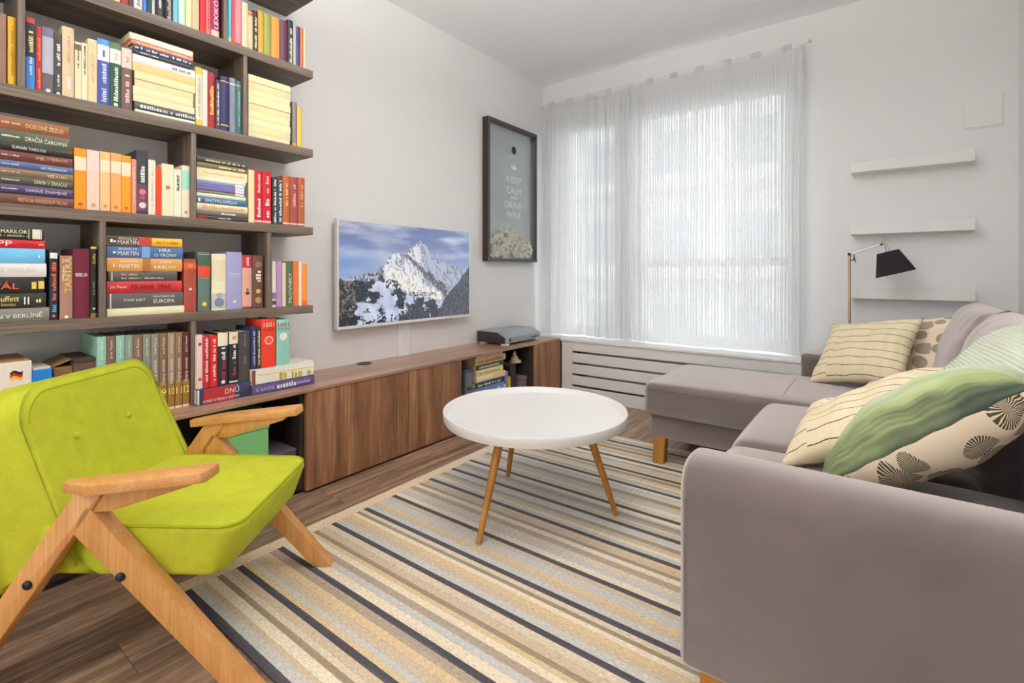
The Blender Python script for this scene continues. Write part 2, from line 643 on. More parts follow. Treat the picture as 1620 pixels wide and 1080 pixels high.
# ------------------------------------------------------------------ radiator cover of separate slats
rc = thing('radiator_cover', 'off-white slatted radiator cover under the window', 'radiator cover', (-1.2, 3.44, 0))
RX0, RX1, RY0, RY1 = -2.062, -0.378, 3.436, 3.454
obj('stile', box(RX0, -1.965, RY0, RY1, 0, 0.446, 0.002), M_cover, rc)
obj('stile', box(-0.46, RX1, RY0, RY1, 0, 0.446, 0.002), M_cover, rc)
gaps = (0.0975, 0.187, 0.277, 0.366)
zz = 0.0
for g in gaps + (0.446,):
    obj('slat', box(-1.965, -0.46, RY0, RY1, zz, g - (0.0085 if g < 0.44 else 0), 0.002), M_cover, rc)
    zz = g + 0.0085
rad = thing('radiator', 'white panel radiator hidden behind the slatted cover', 'radiator', (-1.2, 3.58, 0.1))
obj('panel', box(-1.9, -0.6, 3.55, 3.62, 0.1, 0.40, 0.01), M_white, rad)

# ================================================================== BOOKSHELF (open shelves on the left wall)
XF = -2.186
SH = [(0.805, 0.842), (1.180, 1.217), (1.555, 1.592), (1.934, 1.971), (2.309, 2.346)]
YE = 1.324
YL = -0.62
bk = thing('bookshelf', 'dark grey-walnut open bookshelf covering the left part of the wall', 'bookshelf', (-2.3, 0.35, 0.472))
for z0, z1 in SH:
    obj('shelf', box(XW, XF, YL, YE, z0, z1, 0.001, 1), M_shelf, bk)
UPR = [(0, 302.6, 311), (1, 158, 168), (1, 423, 430), (2, 302.6, 311), (3, 28, 40.5), (3, 385.5, 392), (4, 354.5, 361)]
ZB = [0.472] + [s[1] for s in SH]
ZT = [s[0] for s in SH]
for lv, u0, u1 in UPR:
    a, b = onX(u0, 400, XF).y, onX(u1, 400, XF).y
    obj('upright', box(XW, XF - 0.002, a, b, ZB[lv], ZT[lv], 0.001, 1), M_shelfz, bk)
for lv in range(5):
    obj('upright', box(XW, XF - 0.002, -0.5 + 0.06 * lv, -0.48 + 0.06 * lv, ZB[lv], ZT[lv], 0.001, 1), M_shelfz, bk)

# ================================================================== LOW CABINETS
XC = -2.07
tag(obj('worktop', box(XW, XC + 0.003, -0.62, 3.434, 0.456, 0.472, 0.0015, 1), M_top), 'long thin walnut worktop running over the low wall cabinets', 'worktop')
Yd = lambda u: onX(u, 600, XC).y


def carcass(name, label, y0, y1, doors=(), shelf=False):
    t = thing(name, label, 'cabinet', (-2.25, (y0 + y1) / 2, 0))
    th = 0.018
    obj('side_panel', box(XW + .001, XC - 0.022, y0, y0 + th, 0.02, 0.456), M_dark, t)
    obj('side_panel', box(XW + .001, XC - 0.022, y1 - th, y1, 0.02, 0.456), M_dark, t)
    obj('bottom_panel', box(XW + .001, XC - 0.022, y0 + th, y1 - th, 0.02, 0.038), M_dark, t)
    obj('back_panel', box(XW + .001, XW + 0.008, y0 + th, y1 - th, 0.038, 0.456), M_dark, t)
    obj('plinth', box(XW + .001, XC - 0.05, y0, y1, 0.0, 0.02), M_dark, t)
    for a, b in doors:
        obj('door', box(XC - 0.02, XC, a, b, 0.012, 0.4545, 0.001, 1), M_door, t)
    return t


y_a, y_b, y_c, y_d, y_e, y_f = -0.62, Yd(484.5), Yd(646.5), Yd(730.5), Yd(845), 3.432
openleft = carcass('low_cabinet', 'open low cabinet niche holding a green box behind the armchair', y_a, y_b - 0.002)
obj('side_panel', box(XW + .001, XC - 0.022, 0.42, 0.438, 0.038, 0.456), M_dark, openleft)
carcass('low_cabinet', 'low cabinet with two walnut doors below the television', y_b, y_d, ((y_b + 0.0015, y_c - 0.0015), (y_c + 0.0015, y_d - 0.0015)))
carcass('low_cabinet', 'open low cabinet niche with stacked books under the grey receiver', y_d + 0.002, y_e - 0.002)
carcass('low_cabinet', 'narrow single-door walnut low cabinet next to the radiator cover', y_e, y_f, ((y_e + 0.012, y_f - 0.002),))
gp = onX(576, 575, -2.389)
tag(obj('cable_grommet', lathe([(0, 0), (0.042, 0), (0.042, 0.003), (0.034, 0.003), (0.034, 0.0015), (0, 0.0015)], (-2.388, gp.y, 0.472), seg=24), M_black), 'round black cable grommet in the worktop under the television', 'grommet')
tag(obj('cable_duct', prism(rrect(2.05, 2.148, 0, 0.022, (0.001, 0.001, 0.018, 0.018), 4), (XW, 0, 0.4725), (0, 1, 0), (1, 0, 0), (0, 0, 1), 0.24), M_wall, smooth=50), 'white vertical cable duct on the wall below the television', 'cable duct')

# ================================================================== BOOKS
XS = -2.199
ORD = ['on the cabinet top', 'on the lowest shelf', 'on the second shelf', 'on the third shelf', 'on the fourth shelf']
used_labels = {}


def spine_strip(bm, y0, y1, z0, z1, xs, bulge, off):
    n = 5
    pr = []
    for k in range(n + 1):
        t = k / n
        pr.append((xs - bulge + bulge * (1 - (2 * t - 1) ** 2) + off, y0 + (y1 - y0) * t))
    lo = [bm.verts.new((x, y, z0)) for x, y in pr]
    hi = [bm.verts.new((x, y, z1)) for x, y in pr]
    for k in range(n):
        bm.faces.new((lo[k], lo[k + 1], hi[k + 1], hi[k]))


def cover_profile(w, d, bulge, t=0.0022, n=5):
    """U-shaped cover section: a = depth backwards from the spine, b = across the thickness"""
    pts = [(d, 0.0)]
    for k in range(n + 1):
        s = k / n
        pts.append((bulge - bulge * (1 - (2 * s - 1) ** 2), w * s))
    pts += [(d, w), (d, w - t), (bulge + t, w - t), (bulge + t, t), (d, t)]
    return pts


def book(standing, y0, y1, z0, z1, xs, depth, col, label, group=None, pap=False):
    """standing: thickness along y, height along z. lying: spine runs along y, thickness along z. Spine faces +x at xs."""
    bulge = 0.001 if pap else min(0.004, (y1 - y0 if standing else z1 - z0) * 0.14)
    th = (y1 - y0) if standing else (z1 - z0)
    prof = cover_profile(th, depth, bulge, min(0.0022, th * 0.15))
    bm = B()
    n = len(prof)
    if standing:
        A = [bm.verts.new((xs - a, y0 + b, z0)) for a, b in prof]
        C = [bm.verts.new((xs - a, y0 + b, z1)) for a, b in prof]
    else:
        A = [bm.verts.new((xs - a, y0, z0 + b)) for a, b in prof]
        C = [bm.verts.new((xs - a, y1, z0 + b)) for a, b in prof]
    for k in range(n):
        l = (k + 1) % n
        bm.faces.new((A[k], A[l], C[l], C[k]))
    # end caps of the thin cover: spine piece and two boards
    m = 6
    for E in (A, C):
        bm.faces.new([E[0], E[1], E[n - 2], E[n - 1]])
        bm.faces.new([E[1], E[2], E[3], E[4], E[5], E[6], E[n - 3], E[n - 2]])
        bm.faces.new([E[6], E[7], E[8], E[n - 3]])
    bmesh.ops.recalc_face_normals(bm, faces=bm.faces)
    o = obj('book', bm, colmat(col, rough=0.55 if pap else 0.42), smooth=30)
    t = min(0.0022, th * 0.15)
    e = 0.0006 if pap else 0.003
    if standing:
        obj('page_block', box(xs - depth + (0.0 if pap else 0.003), xs - bulge - t, y0 + t, y1 - t, z0 + e, z1 - e), M_pages, o)
    else:
        obj('page_block', box(xs - depth + (0.0 if pap else 0.003), xs - bulge - t, y0 + e, y1 - e, z0 + t, z1 - t), M_pages, o)
    tag(o, label, 'book', group)
    o['_b'] = bulge
    return o


def decorate(o, standing, y0, y1, z0, z1, xs, items, seed):
    bl = o['_b']
    W, H = y1 - y0, z1 - z0
    off = 0.0002
    for it in items:
        k = it[0]
        off += 0.00025
        if standing:
            za, zb = z0 + H * it[1], z0 + H * it[2]
            if k == 'b':
                bm = B()
                spine_strip(bm, y0 + 0.0002, y1 - 0.0002, za, zb, xs, bl, off)
                obj('spine_band', bm, colmat(it[3]), o, smooth='all')
            elif k == 'v':     # lettering running up the spine
                text(o, it[3], it[4], (xs + off + 0.0005, (y0 + y1) / 2 + W * (it[6] if len(it) > 6 else 0), (za + zb) / 2), (0, 0, 1), (0, -1, 0), zb - za, W * (it[5] if len(it) > 5 else 0.6))
            elif k == 'h':
                text(o, it[3], it[4], (xs + off + 0.0005, (y0 + y1) / 2, (za + zb) / 2), (0, 1, 0), (0, 0, 1), W * (it[5] if len(it) > 5 else 0.8), zb - za)
            elif k == 'm':
                marks(o, it[3], (xs + off + 0.0005, (y0 + y1) / 2 + W * (it[5] if len(it) > 5 else 0), (za + zb) / 2), (0, 0, 1), (0, -1, 0), zb - za, W * (it[4] if len(it) > 4 else 0.4), seed)
            elif k == 'o':     # round emblem
                obj('emblem', lathe([(0, 0), (W * it[4], 0)], (xs + off + 0.0002, (y0 + y1) / 2, (za + zb) / 2), (1, 0, 0), 16), colmat(it[3]), o)
        else:
            ya, yb = onX(it[1], 400, xs).y, onX(it[2], 400, xs).y
            vp = it[6] if len(it) > 6 else 0.0
            zc = (z0 + z1) / 2 + H * vp
            if k == 'b':
                bm = B()
                v = [bm.verts.new(p) for p in ((xs + off, ya, z0 + H * 0.03), (xs + off, yb, z0 + H * 0.03), (xs + off, yb, z1 - H * 0.03), (xs + off, ya, z1 - H * 0.03))]
                bm.faces.new(v)
                obj('spine_band', bm, colmat(it[3]), o)
            elif k == 't':
                text(o, it[3], it[4], (xs + off + 0.0005, (ya + yb) / 2, zc), (0, 1, 0), (0, 0, 1), yb - ya, H * (it[5] if len(it) > 5 else 0.5))
            elif k == 'm':
                marks(o, it[3], (xs + off + 0.0005, (ya + yb) / 2, zc), (0, 1, 0), (0, 0, 1), yb - ya, H * (it[4] if len(it) > 4 else 0.3), seed)


def short(desc):
    return ' '.join(desc.split()[:-1])


def stand_row(level, rows, base=None, xs=XS, dflt=0.15, where=None):
    """rows: (u0, u1, v_top, colour, description, items[, extra])"""
    zb = ZB[level] if base is None else base
    ctx = where or ORD[level]
    prev_y = -9
    for i, r in enumerate(rows):
        u0, u1, vt, col, desc = r[:5]
        items = r[5] if len(r) > 5 else ()
        ex = r[6] if len(r) > 6 else {}
        x = xs - ex.get('rec', random.Random(i * 7 + level).uniform(0, 0.006))
        y0, y1 = onX(u0, 400, x).y, onX(u1, 400, x).y
        y0 = max(y0 + 0.0004, prev_y + 0.0004)
        prev_y = y1
        z1 = ex.get('ztop') or onX(u0, vt, x).z
        z1 = min(z1, (ZT[level] if level < 5 else ZC) - 0.004)
        d = ex.get('d', dflt)
        d = min(d, x - XW - 0.004)
        if 'label' in ex:
            lab = ex['label']
        else:
            nb = []
            if i > 0:
                nb.append(short(rows[i - 1][4]))
            if i + 1 < len(rows):
                nb.append(short(rows[i + 1][4]))
            if len(nb) == 2:
                lab = '%s %s between %s and %s books' % (desc, ctx, nb[0], nb[1])
            else:
                lab = '%s %s beside the %s book' % (desc, ctx, nb[0])
        o = book(True, y0, y1, zb + 0.0005, z1, x, d, col, lab, ex.get('group'), ex.get('pap', False))
        decorate(o, True, y0, y1, zb + 0.0005, z1, x, items, i * 13 + level)


def lying_stack(level, uref, v_bottom, books, base=None, ul=None, xs=XS, name='stack', dflt=0.15, grp=None):
    """books from the bottom up: (v_top at uref, u_left, u_right, colour, description, items[, extra])"""
    z = (ZB[level] if base is None else base) + 0.0005
    n = len(books)
    for i, r in enumerate(books):
        vt, ua, ub, col, desc = r[:5]
        items = r[5] if len(r) > 5 else ()
        ex = r[6] if len(r) > 6 else {}
        x = xs - ex.get('rec', random.Random(i * 5 + level).uniform(0, 0.005))
        z1 = onX(uref, vt, x).z
        if z1 < z + 0.006:
            z1 = z + 0.008
        y1 = onX(ub, 400, x).y
        y0 = onX(ua, 400, x).y
        d = min(ex.get('d', dflt), x - XW - 0.004)
        if 'label' in ex:
            lab = ex['label']
        elif i == 0:
            lab = '%s at the bottom of the %s' % (desc, name)
        elif i == n - 1:
            lab = '%s on top of the %s' % (desc, name)
        else:
            lab = '%s in the %s between %s and %s books' % (desc, name, short(books[i - 1][4]), short(books[i + 1][4]))
        o = book(False, y0, y1, z, z1 - 0.0006, x, d, col, lab, ex.get('group'), ex.get('pap', False))
        decorate(o, False, y0, y1, z, z1 - 0.0006, x, items, i * 17 + level)
        z = z1
    return z


W_, K_, G_ = (238, 232, 222), (34, 31, 30), (214, 172, 84)
CRM, IVO, BEI = (226, 208, 168), (232, 222, 200), (214, 190, 150)
MRN, RED_, ORG = (118, 34, 42), (188, 34, 40), (216, 132, 32)
PB = {'pap': True}

# ---- fourth shelf (topmost row in view, cut by the picture)
zA = 2.17
A1 = [
    (150, 163, -70, (94, 70, 60), 'brown hardback'), (163.5, 176, -62, (170, 60, 50), 'brick hardback'), (176.5, 190, -60, (210, 196, 170), 'buff paperback'),
    (190.5, 204, -55, (150, 48, 46), 'crimson hardback'), (204.5, 211, -55, (60, 50, 46), 'umber paperback'),
    (211.7, 225.5, -60, (226, 222, 216), 'white paperback', [('m', .04, .3, (120, 120, 120), .4)]), (226, 232, -60, (66, 116, 190), 'cobalt paperback'),
    (232.5, 240, -55, (30, 58, 66), 'petrol hardback'), (240.5, 245, -50, (186, 190, 184), 'silver paperback'),
    (245.5, 260, -52, (40, 38, 36), 'black hardback', [('m', .2, .6, W_, .3), ('b', .0, .05, (90, 80, 74))]),
    (261, 273.3, -45, (36, 40, 66), 'navy hardback', [('m', .02, .9, (180, 160, 120), .5)]),
    (274, 282, -45, (116, 178, 206), 'sky-blue paperback'), (283, 293.2, -42, (196, 224, 200), 'mint paperback'),
    (294, 303.6, -40, (226, 226, 170), 'lemon paperback'), (304.5, 315.5, -38, (206, 180, 146), 'tan hardback'),
    (316.5, 325.5, -34, (200, 34, 50), 'scarlet hardback'), (326, 333.5, -32, (222, 120, 116), 'coral paperback', [('m', .1, .8, (190, 40, 50), .4)]),
    (334.3, 347.5, -30, (142, 26, 74), 'magenta hardback', [('b', .0, .13, (206, 190, 176)), ('v', .16, .80, 'LEXIKÓN', W_, .62)]),
]
stand_row(4, A1)
A2 = [
    (361.3, 366.2, -15, (96, 186, 214), 'turquoise paperback', [('b', 0, .1, CRM)]), (366.6, 371.6, -12, (186, 66, 72), 'raspberry paperback'),
    (372, 382.4, -8, (198, 132, 140), 'rose hardback', [('b', .0, .05, (170, 40, 50))]), (383, 392.6, 2, (226, 202, 172), 'sand hardback'),
    (393, 400.3, 17, (216, 190, 148), 'wheat paperback', [('b', .9, .97, (180, 90, 50))]), (400.8, 407.8, 15.5, K_, 'black hardback', [('m', .05, .85, (226, 216, 190), .55)]),
    (408.3, 417.2, 15.5, (196, 150, 50), 'golden hardback'), (417.8, 429.2, 20, (138, 146, 66), 'olive hardback'),
    (429.8, 442.8, 25, (202, 138, 56), 'amber hardback'), (443.2, 455.2, 30, (84, 40, 62), 'plum hardback', [('b', .02, .9, (150, 104, 112))][:0]),
    (455.8, 463.9, 30, (40, 34, 42), 'charcoal hardback', [('m', .05, .8, (222, 212, 196), .5)]), (464.3, 468.6, 40, (178, 176, 158), 'grey paperback'),
    (469, 474.6, 41, (58, 48, 110), 'indigo paperback'), (475, 479.8, 43, (186, 110, 60), 'copper paperback'), (480.2, 483.6, 45, (214, 200, 170), 'oat paperback'),
]
stand_row(4, A2)

# ---- third shelf
B1 = [
    (-40, -25, 0, (120, 60, 50), 'russet hardback'), (-24, 10, 12, (126, 90, 70), 'patchy brown hardback', [('m', .2, .7, (222, 200, 170), .25)]),
    (12.3, 25.4, 24.7, (206, 158, 40), 'mustard paperback', [('m', .15, .85, (160, 110, 30), .3)]),
]
stand_row(3, B1)
B2 = [
    (41, 55.2, 26, (62, 120, 186), 'blue paperback', [('b', .45, .93, (40, 40, 52)), ('b', .93, 1, (190, 60, 60)), ('m', .52, .8, (236, 220, 130), .6), ('m', .2, .45, W_, .35)], {'pap': True}),
    (56.3, 66.2, 41, (156, 42, 40), 'red-brown hardback', [('m', .48, .82, (226, 110, 60), .5), ('m', .05, .35, (226, 120, 70), .5)]),
    (66.6, 85.2, 41, (168, 166, 180), 'misty lilac hardback', [('b', .0, .3, (92, 82, 84)), ('b', .86, 1, (112, 104, 128)), ('o', .01, .07, W_, .22)]),
    (85.7, 98.2, 50, (66, 62, 58), 'slate hardback', [('m', .45, .82, W_, .5), ('m', .13, .32, W_, .3), ('o', .01, .05, W_, .25)]),
    (98.6, 117.4, 40, (206, 182, 148), 'thick fawn hardback', [('m', .12, .3, W_, .4), ('m', .5, .85, (180, 150, 120), .3)]),
    (118.4, 128.6, 65, CRM, 'narrow cream paperback', [('b', .86, .96, (90, 84, 70)), ('m', .55, .85, (80, 74, 64), .3)], PB),
    (129.1, 138.6, 67, (228, 212, 178), 'ivory paperback', [('m', .46, .95, (80, 74, 64), .35)], PB),
    (139, 153.6, 60, (222, 196, 152), 'buff paperback', [('m', .3, .75, (190, 160, 110), .3)], PB),
    (154, 173.6, 59, (66, 78, 146), 'blue white-capped hardback', [('b', .67, .91, (226, 228, 232)), ('b', .91, 1, (88, 140, 206)), ('h', .73, .82, '1', (60, 80, 150), .3), ('v', .03, .6, 'Karel Veliký', (206, 212, 240), .5)][:3] + [('h', .73, .83, '1', (60, 80, 150), .3), ('m', .05, .6, (196, 204, 236), .42)]),
    (174, 191.8, 65, (44, 74, 54), 'green white-capped hardback', [('b', .68, .9, (226, 226, 214)), ('b', .9, 1, (82, 112, 84)), ('h', .74, .83, '2', (160, 150, 130), .3), ('m', .1, .6, (216, 222, 206), .42), ('o', .01, .08, W_, .2)]),
    (192.2, 209.3, 71, (104, 78, 70), 'brown white-capped hardback', [('b', .66, .97, (216, 198, 186)), ('h', .74, .84, '3', (150, 120, 110), .3), ('m', .12, .6, (206, 186, 172), .42)]),
]
stand_row(3, B2)
lying_stack(3, 240, 184, [
    (177, 213.5, 308.5, IVO, 'ivory book'), (165.5, 213, 309, (72, 74, 72), 'dark grey book', [('m', 222, 305, (206, 206, 206), .5)]),
    (154, 211, 307.5, CRM, 'cream book', (), PB), (142, 210.5, 305.5, (230, 210, 166), 'straw book', (), PB), (130.5, 213, 306, (224, 202, 158), 'vanilla book', (), PB),
    (118, 213, 309, (228, 208, 164), 'butter book', (), PB), (105, 210, 309.3, (220, 184, 124), 'honey book', (), PB),
    (91.5, 210, 309, (222, 224, 226), 'white book', [('b', 211, 308, (126, 140, 170)), ('b', 211, 308, (222, 224, 226))][:0] + [('m', 272, 300, (90, 90, 100), .3)]),
    (85, 210, 302, (56, 54, 52), 'charcoal book', [('m', 222, 250, W_, .35)]), (77, 210, 304, (52, 62, 84), 'navy book', [('m', 214, 300, (214, 216, 220), .5)]),
    (70.5, 208, 305.5, (222, 128, 96), 'salmon book', [('m', 216, 296, (250, 226, 206), .4)]), (60.5, 205, 305.5, (226, 206, 178), 'pale book', [('b', 206, 304, (232, 214, 196))]),
], name='third-shelf stack')
B3 = [
    (309.8, 319.3, 105, (230, 220, 186), 'primrose paperback', [('b', .88, 1, (222, 178, 52)), ('b', 0, .1, (222, 178, 52)), ('m', .15, .85, (170, 170, 160), .5)], PB),
    (319.8, 328.2, 109, (230, 208, 196), 'blush paperback', (), PB), (328.7, 340.3, 113, (140, 32, 38), 'burgundy hardback', [('m', .25, .75, (236, 190, 80), .55)]),
    (341, 348.3, 125, (62, 56, 58), 'graphite paperback', [('m', .08, .92, (206, 206, 206), .45)], PB), (349, 362.8, 119, (38, 38, 78), 'navy gilt hardback', [('b', .9, .92, G_), ('b', .1, .12, G_)]),
    (363.3, 373.4, 122, (116, 122, 132), 'steel-grey hardback', [('b', .88, .9, W_)]), (374, 382.4, 127, (56, 98, 96), 'teal hardback', [('b', .9, .92, G_), ('m', .15, .8, (150, 180, 176), .25)]),
]
stand_row(3, B3)
OR9 = ['ninth', 'eighth', 'seventh', 'sixth', 'fifth', 'fourth', 'third', 'second', 'first']
vb = 218.5
lying_stack(3, 396, 219.5, [(219.5 - 11.4 * (k + 1), 393, 458.5 + (k * 37 % 3) * .6, [(230, 212, 164), (226, 206, 156), (232, 216, 172)][k % 3], 'cream paperback', [('b', 452, 457, (226, 190, 170))] if k % 3 == 1 else (), {'pap': True, 'label': 'cream paperback, %s from the top of the neat cream stack' % OR9[k], 'group': 'matching cream paperbacks', 'd': 0.13}) for k in range(9)], name='cream')
stand_row(3, [(463, 470, 160, (120, 112, 112), 'grey-brown paperback', [('b', 0, .07, (200, 130, 70))], {'label': 'slim grey-brown paperback standing beside the stack of cream paperbacks'}),
              (470.5, 477.5, 168, (216, 176, 66), 'yellow paperback', (), {'label': 'slim yellow paperback at the end of the third shelf'})])

# ---- second shelf
lt = [('MESTÁ NA POSLEDNOM VRCHU', (96, 62, 52), 'rust-brown book', (28, 106), (226, 160, 120)), ('OHNIVÉ ZNAMENIE', (64, 54, 88), 'violet book', (40, 106), (206, 190, 200)),
      ('DIAMA V ZRKADLE', (66, 64, 52), 'olive-grey book', (54, 106), (206, 200, 170)), ('VEŽ A LÍRA', (112, 92, 68), 'tan-brown book', (75, 106), (214, 196, 130)),
      ('LES PRÍZRAKOV', (70, 82, 122), 'steel-blue book', (65, 106), (226, 226, 236)), ('ANJEL V TEMNOTE', (92, 44, 40), 'oxblood book', (56, 106), (206, 160, 110)),
      ('ŠUMARI TARDOSI', (34, 34, 34), 'black book', (19, 72), (226, 226, 226)), ('DRAČIA ČAROVNÁ', (74, 78, 58), 'moss-green book', (40, 106), (232, 228, 206)),
      ('OCEĽOVÉ ŽEZLO', (128, 78, 44), 'chestnut book', (40, 100), (226, 196, 150))]
tops = (312.5, 299, 286, 275, 263.5, 248.5, 237.5, 217.5, 198.5)
ends = (116.5, 116.5, 116, 116, 116, 115, 114.5, 109.5, 109.5)
lying_stack(2, 100, 326.7, [(tops[k], -46, ends[k], lt[k][1], lt[k][2], [('t', lt[k][3][0], lt[k][3][1], lt[k][0], lt[k][4], .42), ('m', 2, 30 if k not in (6,) else 15, (214, 206, 196), .16)] if k not in (0, 6) else [('t', lt[k][3][0], lt[k][3][1], lt[k][0], lt[k][4], .5)]) for k in range(9)], name='second-shelf fantasy stack')
C2 = [
    (117.2, 136.8, 233, (222, 134, 26), 'deep orange paperback', [('b', .64, .86, (232, 206, 180)), ('o', .05, .12, (150, 84, 20), .2)], PB),
    (137.5, 157.6, 236, (232, 190, 172), 'pale pink paperback', [('b', .66, .98, (230, 196, 184)), ('m', .8, .83, (170, 130, 110), .02), ('o', .05, .12, (200, 140, 120), .2)], PB),
    (158.4, 174.2, 239, (230, 178, 128), 'peach paperback', [('b', .66, .86, (236, 210, 180)), ('b', .86, 1, (226, 178, 116)), ('o', .05, .12, (190, 120, 80), .2)], PB),
    (175, 191.7, 241, (226, 156, 92), 'apricot paperback', [('b', .66, .86, (236, 210, 180)), ('o', .05, .12, (180, 110, 60), .2)], PB),
    (192.4, 207.2, 245, (222, 140, 34), 'tangerine paperback', [('b', .64, .88, (236, 206, 176)), ('o', .05, .12, (150, 84, 20), .2)], PB),
    (208, 215.8, 251, (206, 126, 104), 'terracotta paperback', [('m', .2, .85, (240, 200, 180), .35)], PB),
    (216.3, 234.2, 236.5, (58, 56, 62), 'dark floral hardback', [('m', .5, .72, W_, .4), ('b', .05, .46, (96, 62, 76)), ('o', .3, .4, (206, 110, 130), .3), ('o', .08, .2, (226, 190, 200), .32), ('o', .22, .3, (160, 70, 96), .22)]),
    (234.8, 246.2, 252, (222, 214, 196), 'eggshell paperback', [('m', .15, .8, (190, 180, 160), .3)], PB),
    (246.7, 255.4, 265, (206, 60, 26), 'vermilion paperback', (), PB),
    (256, 274.8, 258, (232, 214, 178), 'thick cream paperback', [('o', .5, .6, (170, 110, 90), .2)], PB),
    (275.3, 287.2, 267, (232, 220, 200), 'white paperback', [('m', .55, .85, (90, 84, 80), .4)], PB),
    (287.8, 300, 261, (226, 210, 182), 'cream-and-mint paperback', [('b', .55, .9, (150, 202, 180)), ('o', .07, .13, (190, 90, 80), .2)], PB),
]
stand_row(2, C2)
lying_stack(2, 340, 347, [
    (341, 311.6, 392, (62, 52, 48), 'dark brown book', [('m', 345, 365, W_, .3), ('b', 311.8, 328, (130, 40, 40))]), (333, 311.6, 391, (96, 90, 82), 'taupe book', [('m', 350, 372, W_, .4)]),
    (322.5, 311.6, 392, (226, 206, 170), 'cream book', [('m', 320, 385, (206, 150, 110), .5)]), (312, 311.6, 391, (62, 98, 124), 'blue encyclopedia book', [('t', 325, 375, 'ENCYKLOPÉDIA', W_, .55), ('m', 313, 318, W_, .7)]),
    (306.5, 311.6, 389, (230, 220, 196), 'ivory book'), (302, 311.6, 389, (112, 120, 96), 'sage book', [('b', 372, 386, (222, 216, 230))], PB),
    (297, 311.6, 389, (110, 92, 140), 'purple book', [('b', 372, 386, (222, 216, 230))], PB), (292, 311.6, 388, (104, 106, 160), 'periwinkle book', [('b', 372, 386, (222, 216, 230))], PB),
    (287.5, 311.6, 388.5, (120, 130, 176), 'pale blue book', [('b', 372, 386, (222, 216, 230))], PB), (281.5, 311.6, 389, (226, 218, 196), 'off-white book', (), PB),
    (267, 311.6, 391, (230, 212, 172), 'thick vanilla book', [('m', 322, 385, (200, 180, 140), .3)], PB), (259.5, 311.6, 391, (112, 98, 66), 'khaki book', [('m', 346, 385, (226, 206, 150), .5)]),
    (250, 311.6, 391, (58, 52, 46), 'black-brown book', [('m', 325, 388, (190, 180, 150), .35)]),
], name='second-shelf mixed stack')
stand_row(2, [
    (393.2, 402.5, 268, (230, 208, 160), 'straw paperback', (), PB), (403.2, 415.3, 268, (172, 26, 38), 'crimson volume hardback', [('v', .06, .46, 'TO·Chudá', W_, .42), ('v', .56, .93, 'NOVÝ SVET', (240, 200, 190), .36)][:0] + [('m', .08, .45, W_, .45), ('m', .55, .95, (240, 190, 180), .35), ('b', .02, .06, (226, 180, 170))], {'d': .16}),
    (415.8, 429.6, 270, (176, 20, 34), 'cherry-red hardback', [('m', .08, .45, W_, .45), ('m', .55, .9, (240, 190, 180), .35), ('b', .02, .06, (226, 180, 170))], {'d': .16}),
    (431, 438.8, 280, (52, 54, 50), 'black-white paperback', [('m', .04, .94, (206, 210, 200), .5)], PB), (439.2, 447.2, 281, (58, 60, 70), 'slate-white paperback', [('m', .04, .94, (206, 216, 214), .5)], PB),
    (447.8, 458.6, 277, (166, 90, 44), 'cinnamon hardback', [('m', .4, .85, (226, 170, 110), .4), ('b', .03, .06, (236, 200, 180))]), (459.1, 471.5, 279, (138, 66, 60), 'mahogany hardback', [('m', .4, .85, (206, 160, 140), .35), ('b', .03, .06, (236, 200, 190))]),
    (472, 482.6, 280, (148, 78, 50), 'sienna hardback', [('m', .4, .85, (206, 150, 110), .35), ('b', .03, .06, (236, 200, 190))]),
])

# ---- lowest shelf
lying_stack(1, 33, 507.5, [
    (487.5, -52, 78, (120, 116, 104), 'thick grey book', [('t', -8, 67, 'IN V BERLÍNĚ', (236, 232, 222), .42)]), (463.5, -52, 73, (46, 44, 40), 'graphite book', [('t', -6, 30, 'Buffett', (232, 208, 110), .36, .15), ('t', 2, 24, 'biznisu', (210, 180, 90), .2, -.22), ('t', 38, 46, 'II', W_, .5), ('m', 57, 66, (226, 190, 110), .3)]),
    (438, -52, 70, (36, 32, 30), 'black gilt book', [('t', -14, 30, 'TÁL', (226, 92, 50), .46), ('m', 50, 62, (206, 180, 90), .5), ('b', -50, 70, (36, 32, 30))][:2]), (416, -52, 73.5, (216, 210, 204), 'white book', [('t', -10, 56, 'ELE MEDUSA', (190, 186, 180), .3)]),
    (392.5, -52, 71.5, (104, 174, 212), 'light-blue book', [('m', 56, 64, (220, 232, 240), .25), ('m', 25, 45, (130, 196, 224), .12)]), (378, -52, 71.5, (176, 30, 38), 'scarlet book', [('t', -4, 19, 'PP', W_, .6), ('m', 28, 50, (110, 20, 26), .2), ('m', 58, 67, (240, 180, 170), .25)]),
    (361, -52, 70, (40, 38, 36), 'black paperback', [('t', -20, 43, 'VER.MARILOR', (222, 206, 160), .34, .18), ('m', -10, 43, (140, 170, 140), .2, 0, -.2), ('b', 45, 66, (226, 218, 200)), ('b', 46.2, 64.8, (44, 42, 40)), ('b', 51, 64, (214, 206, 190))]),
], name='lowest-shelf thriller stack')
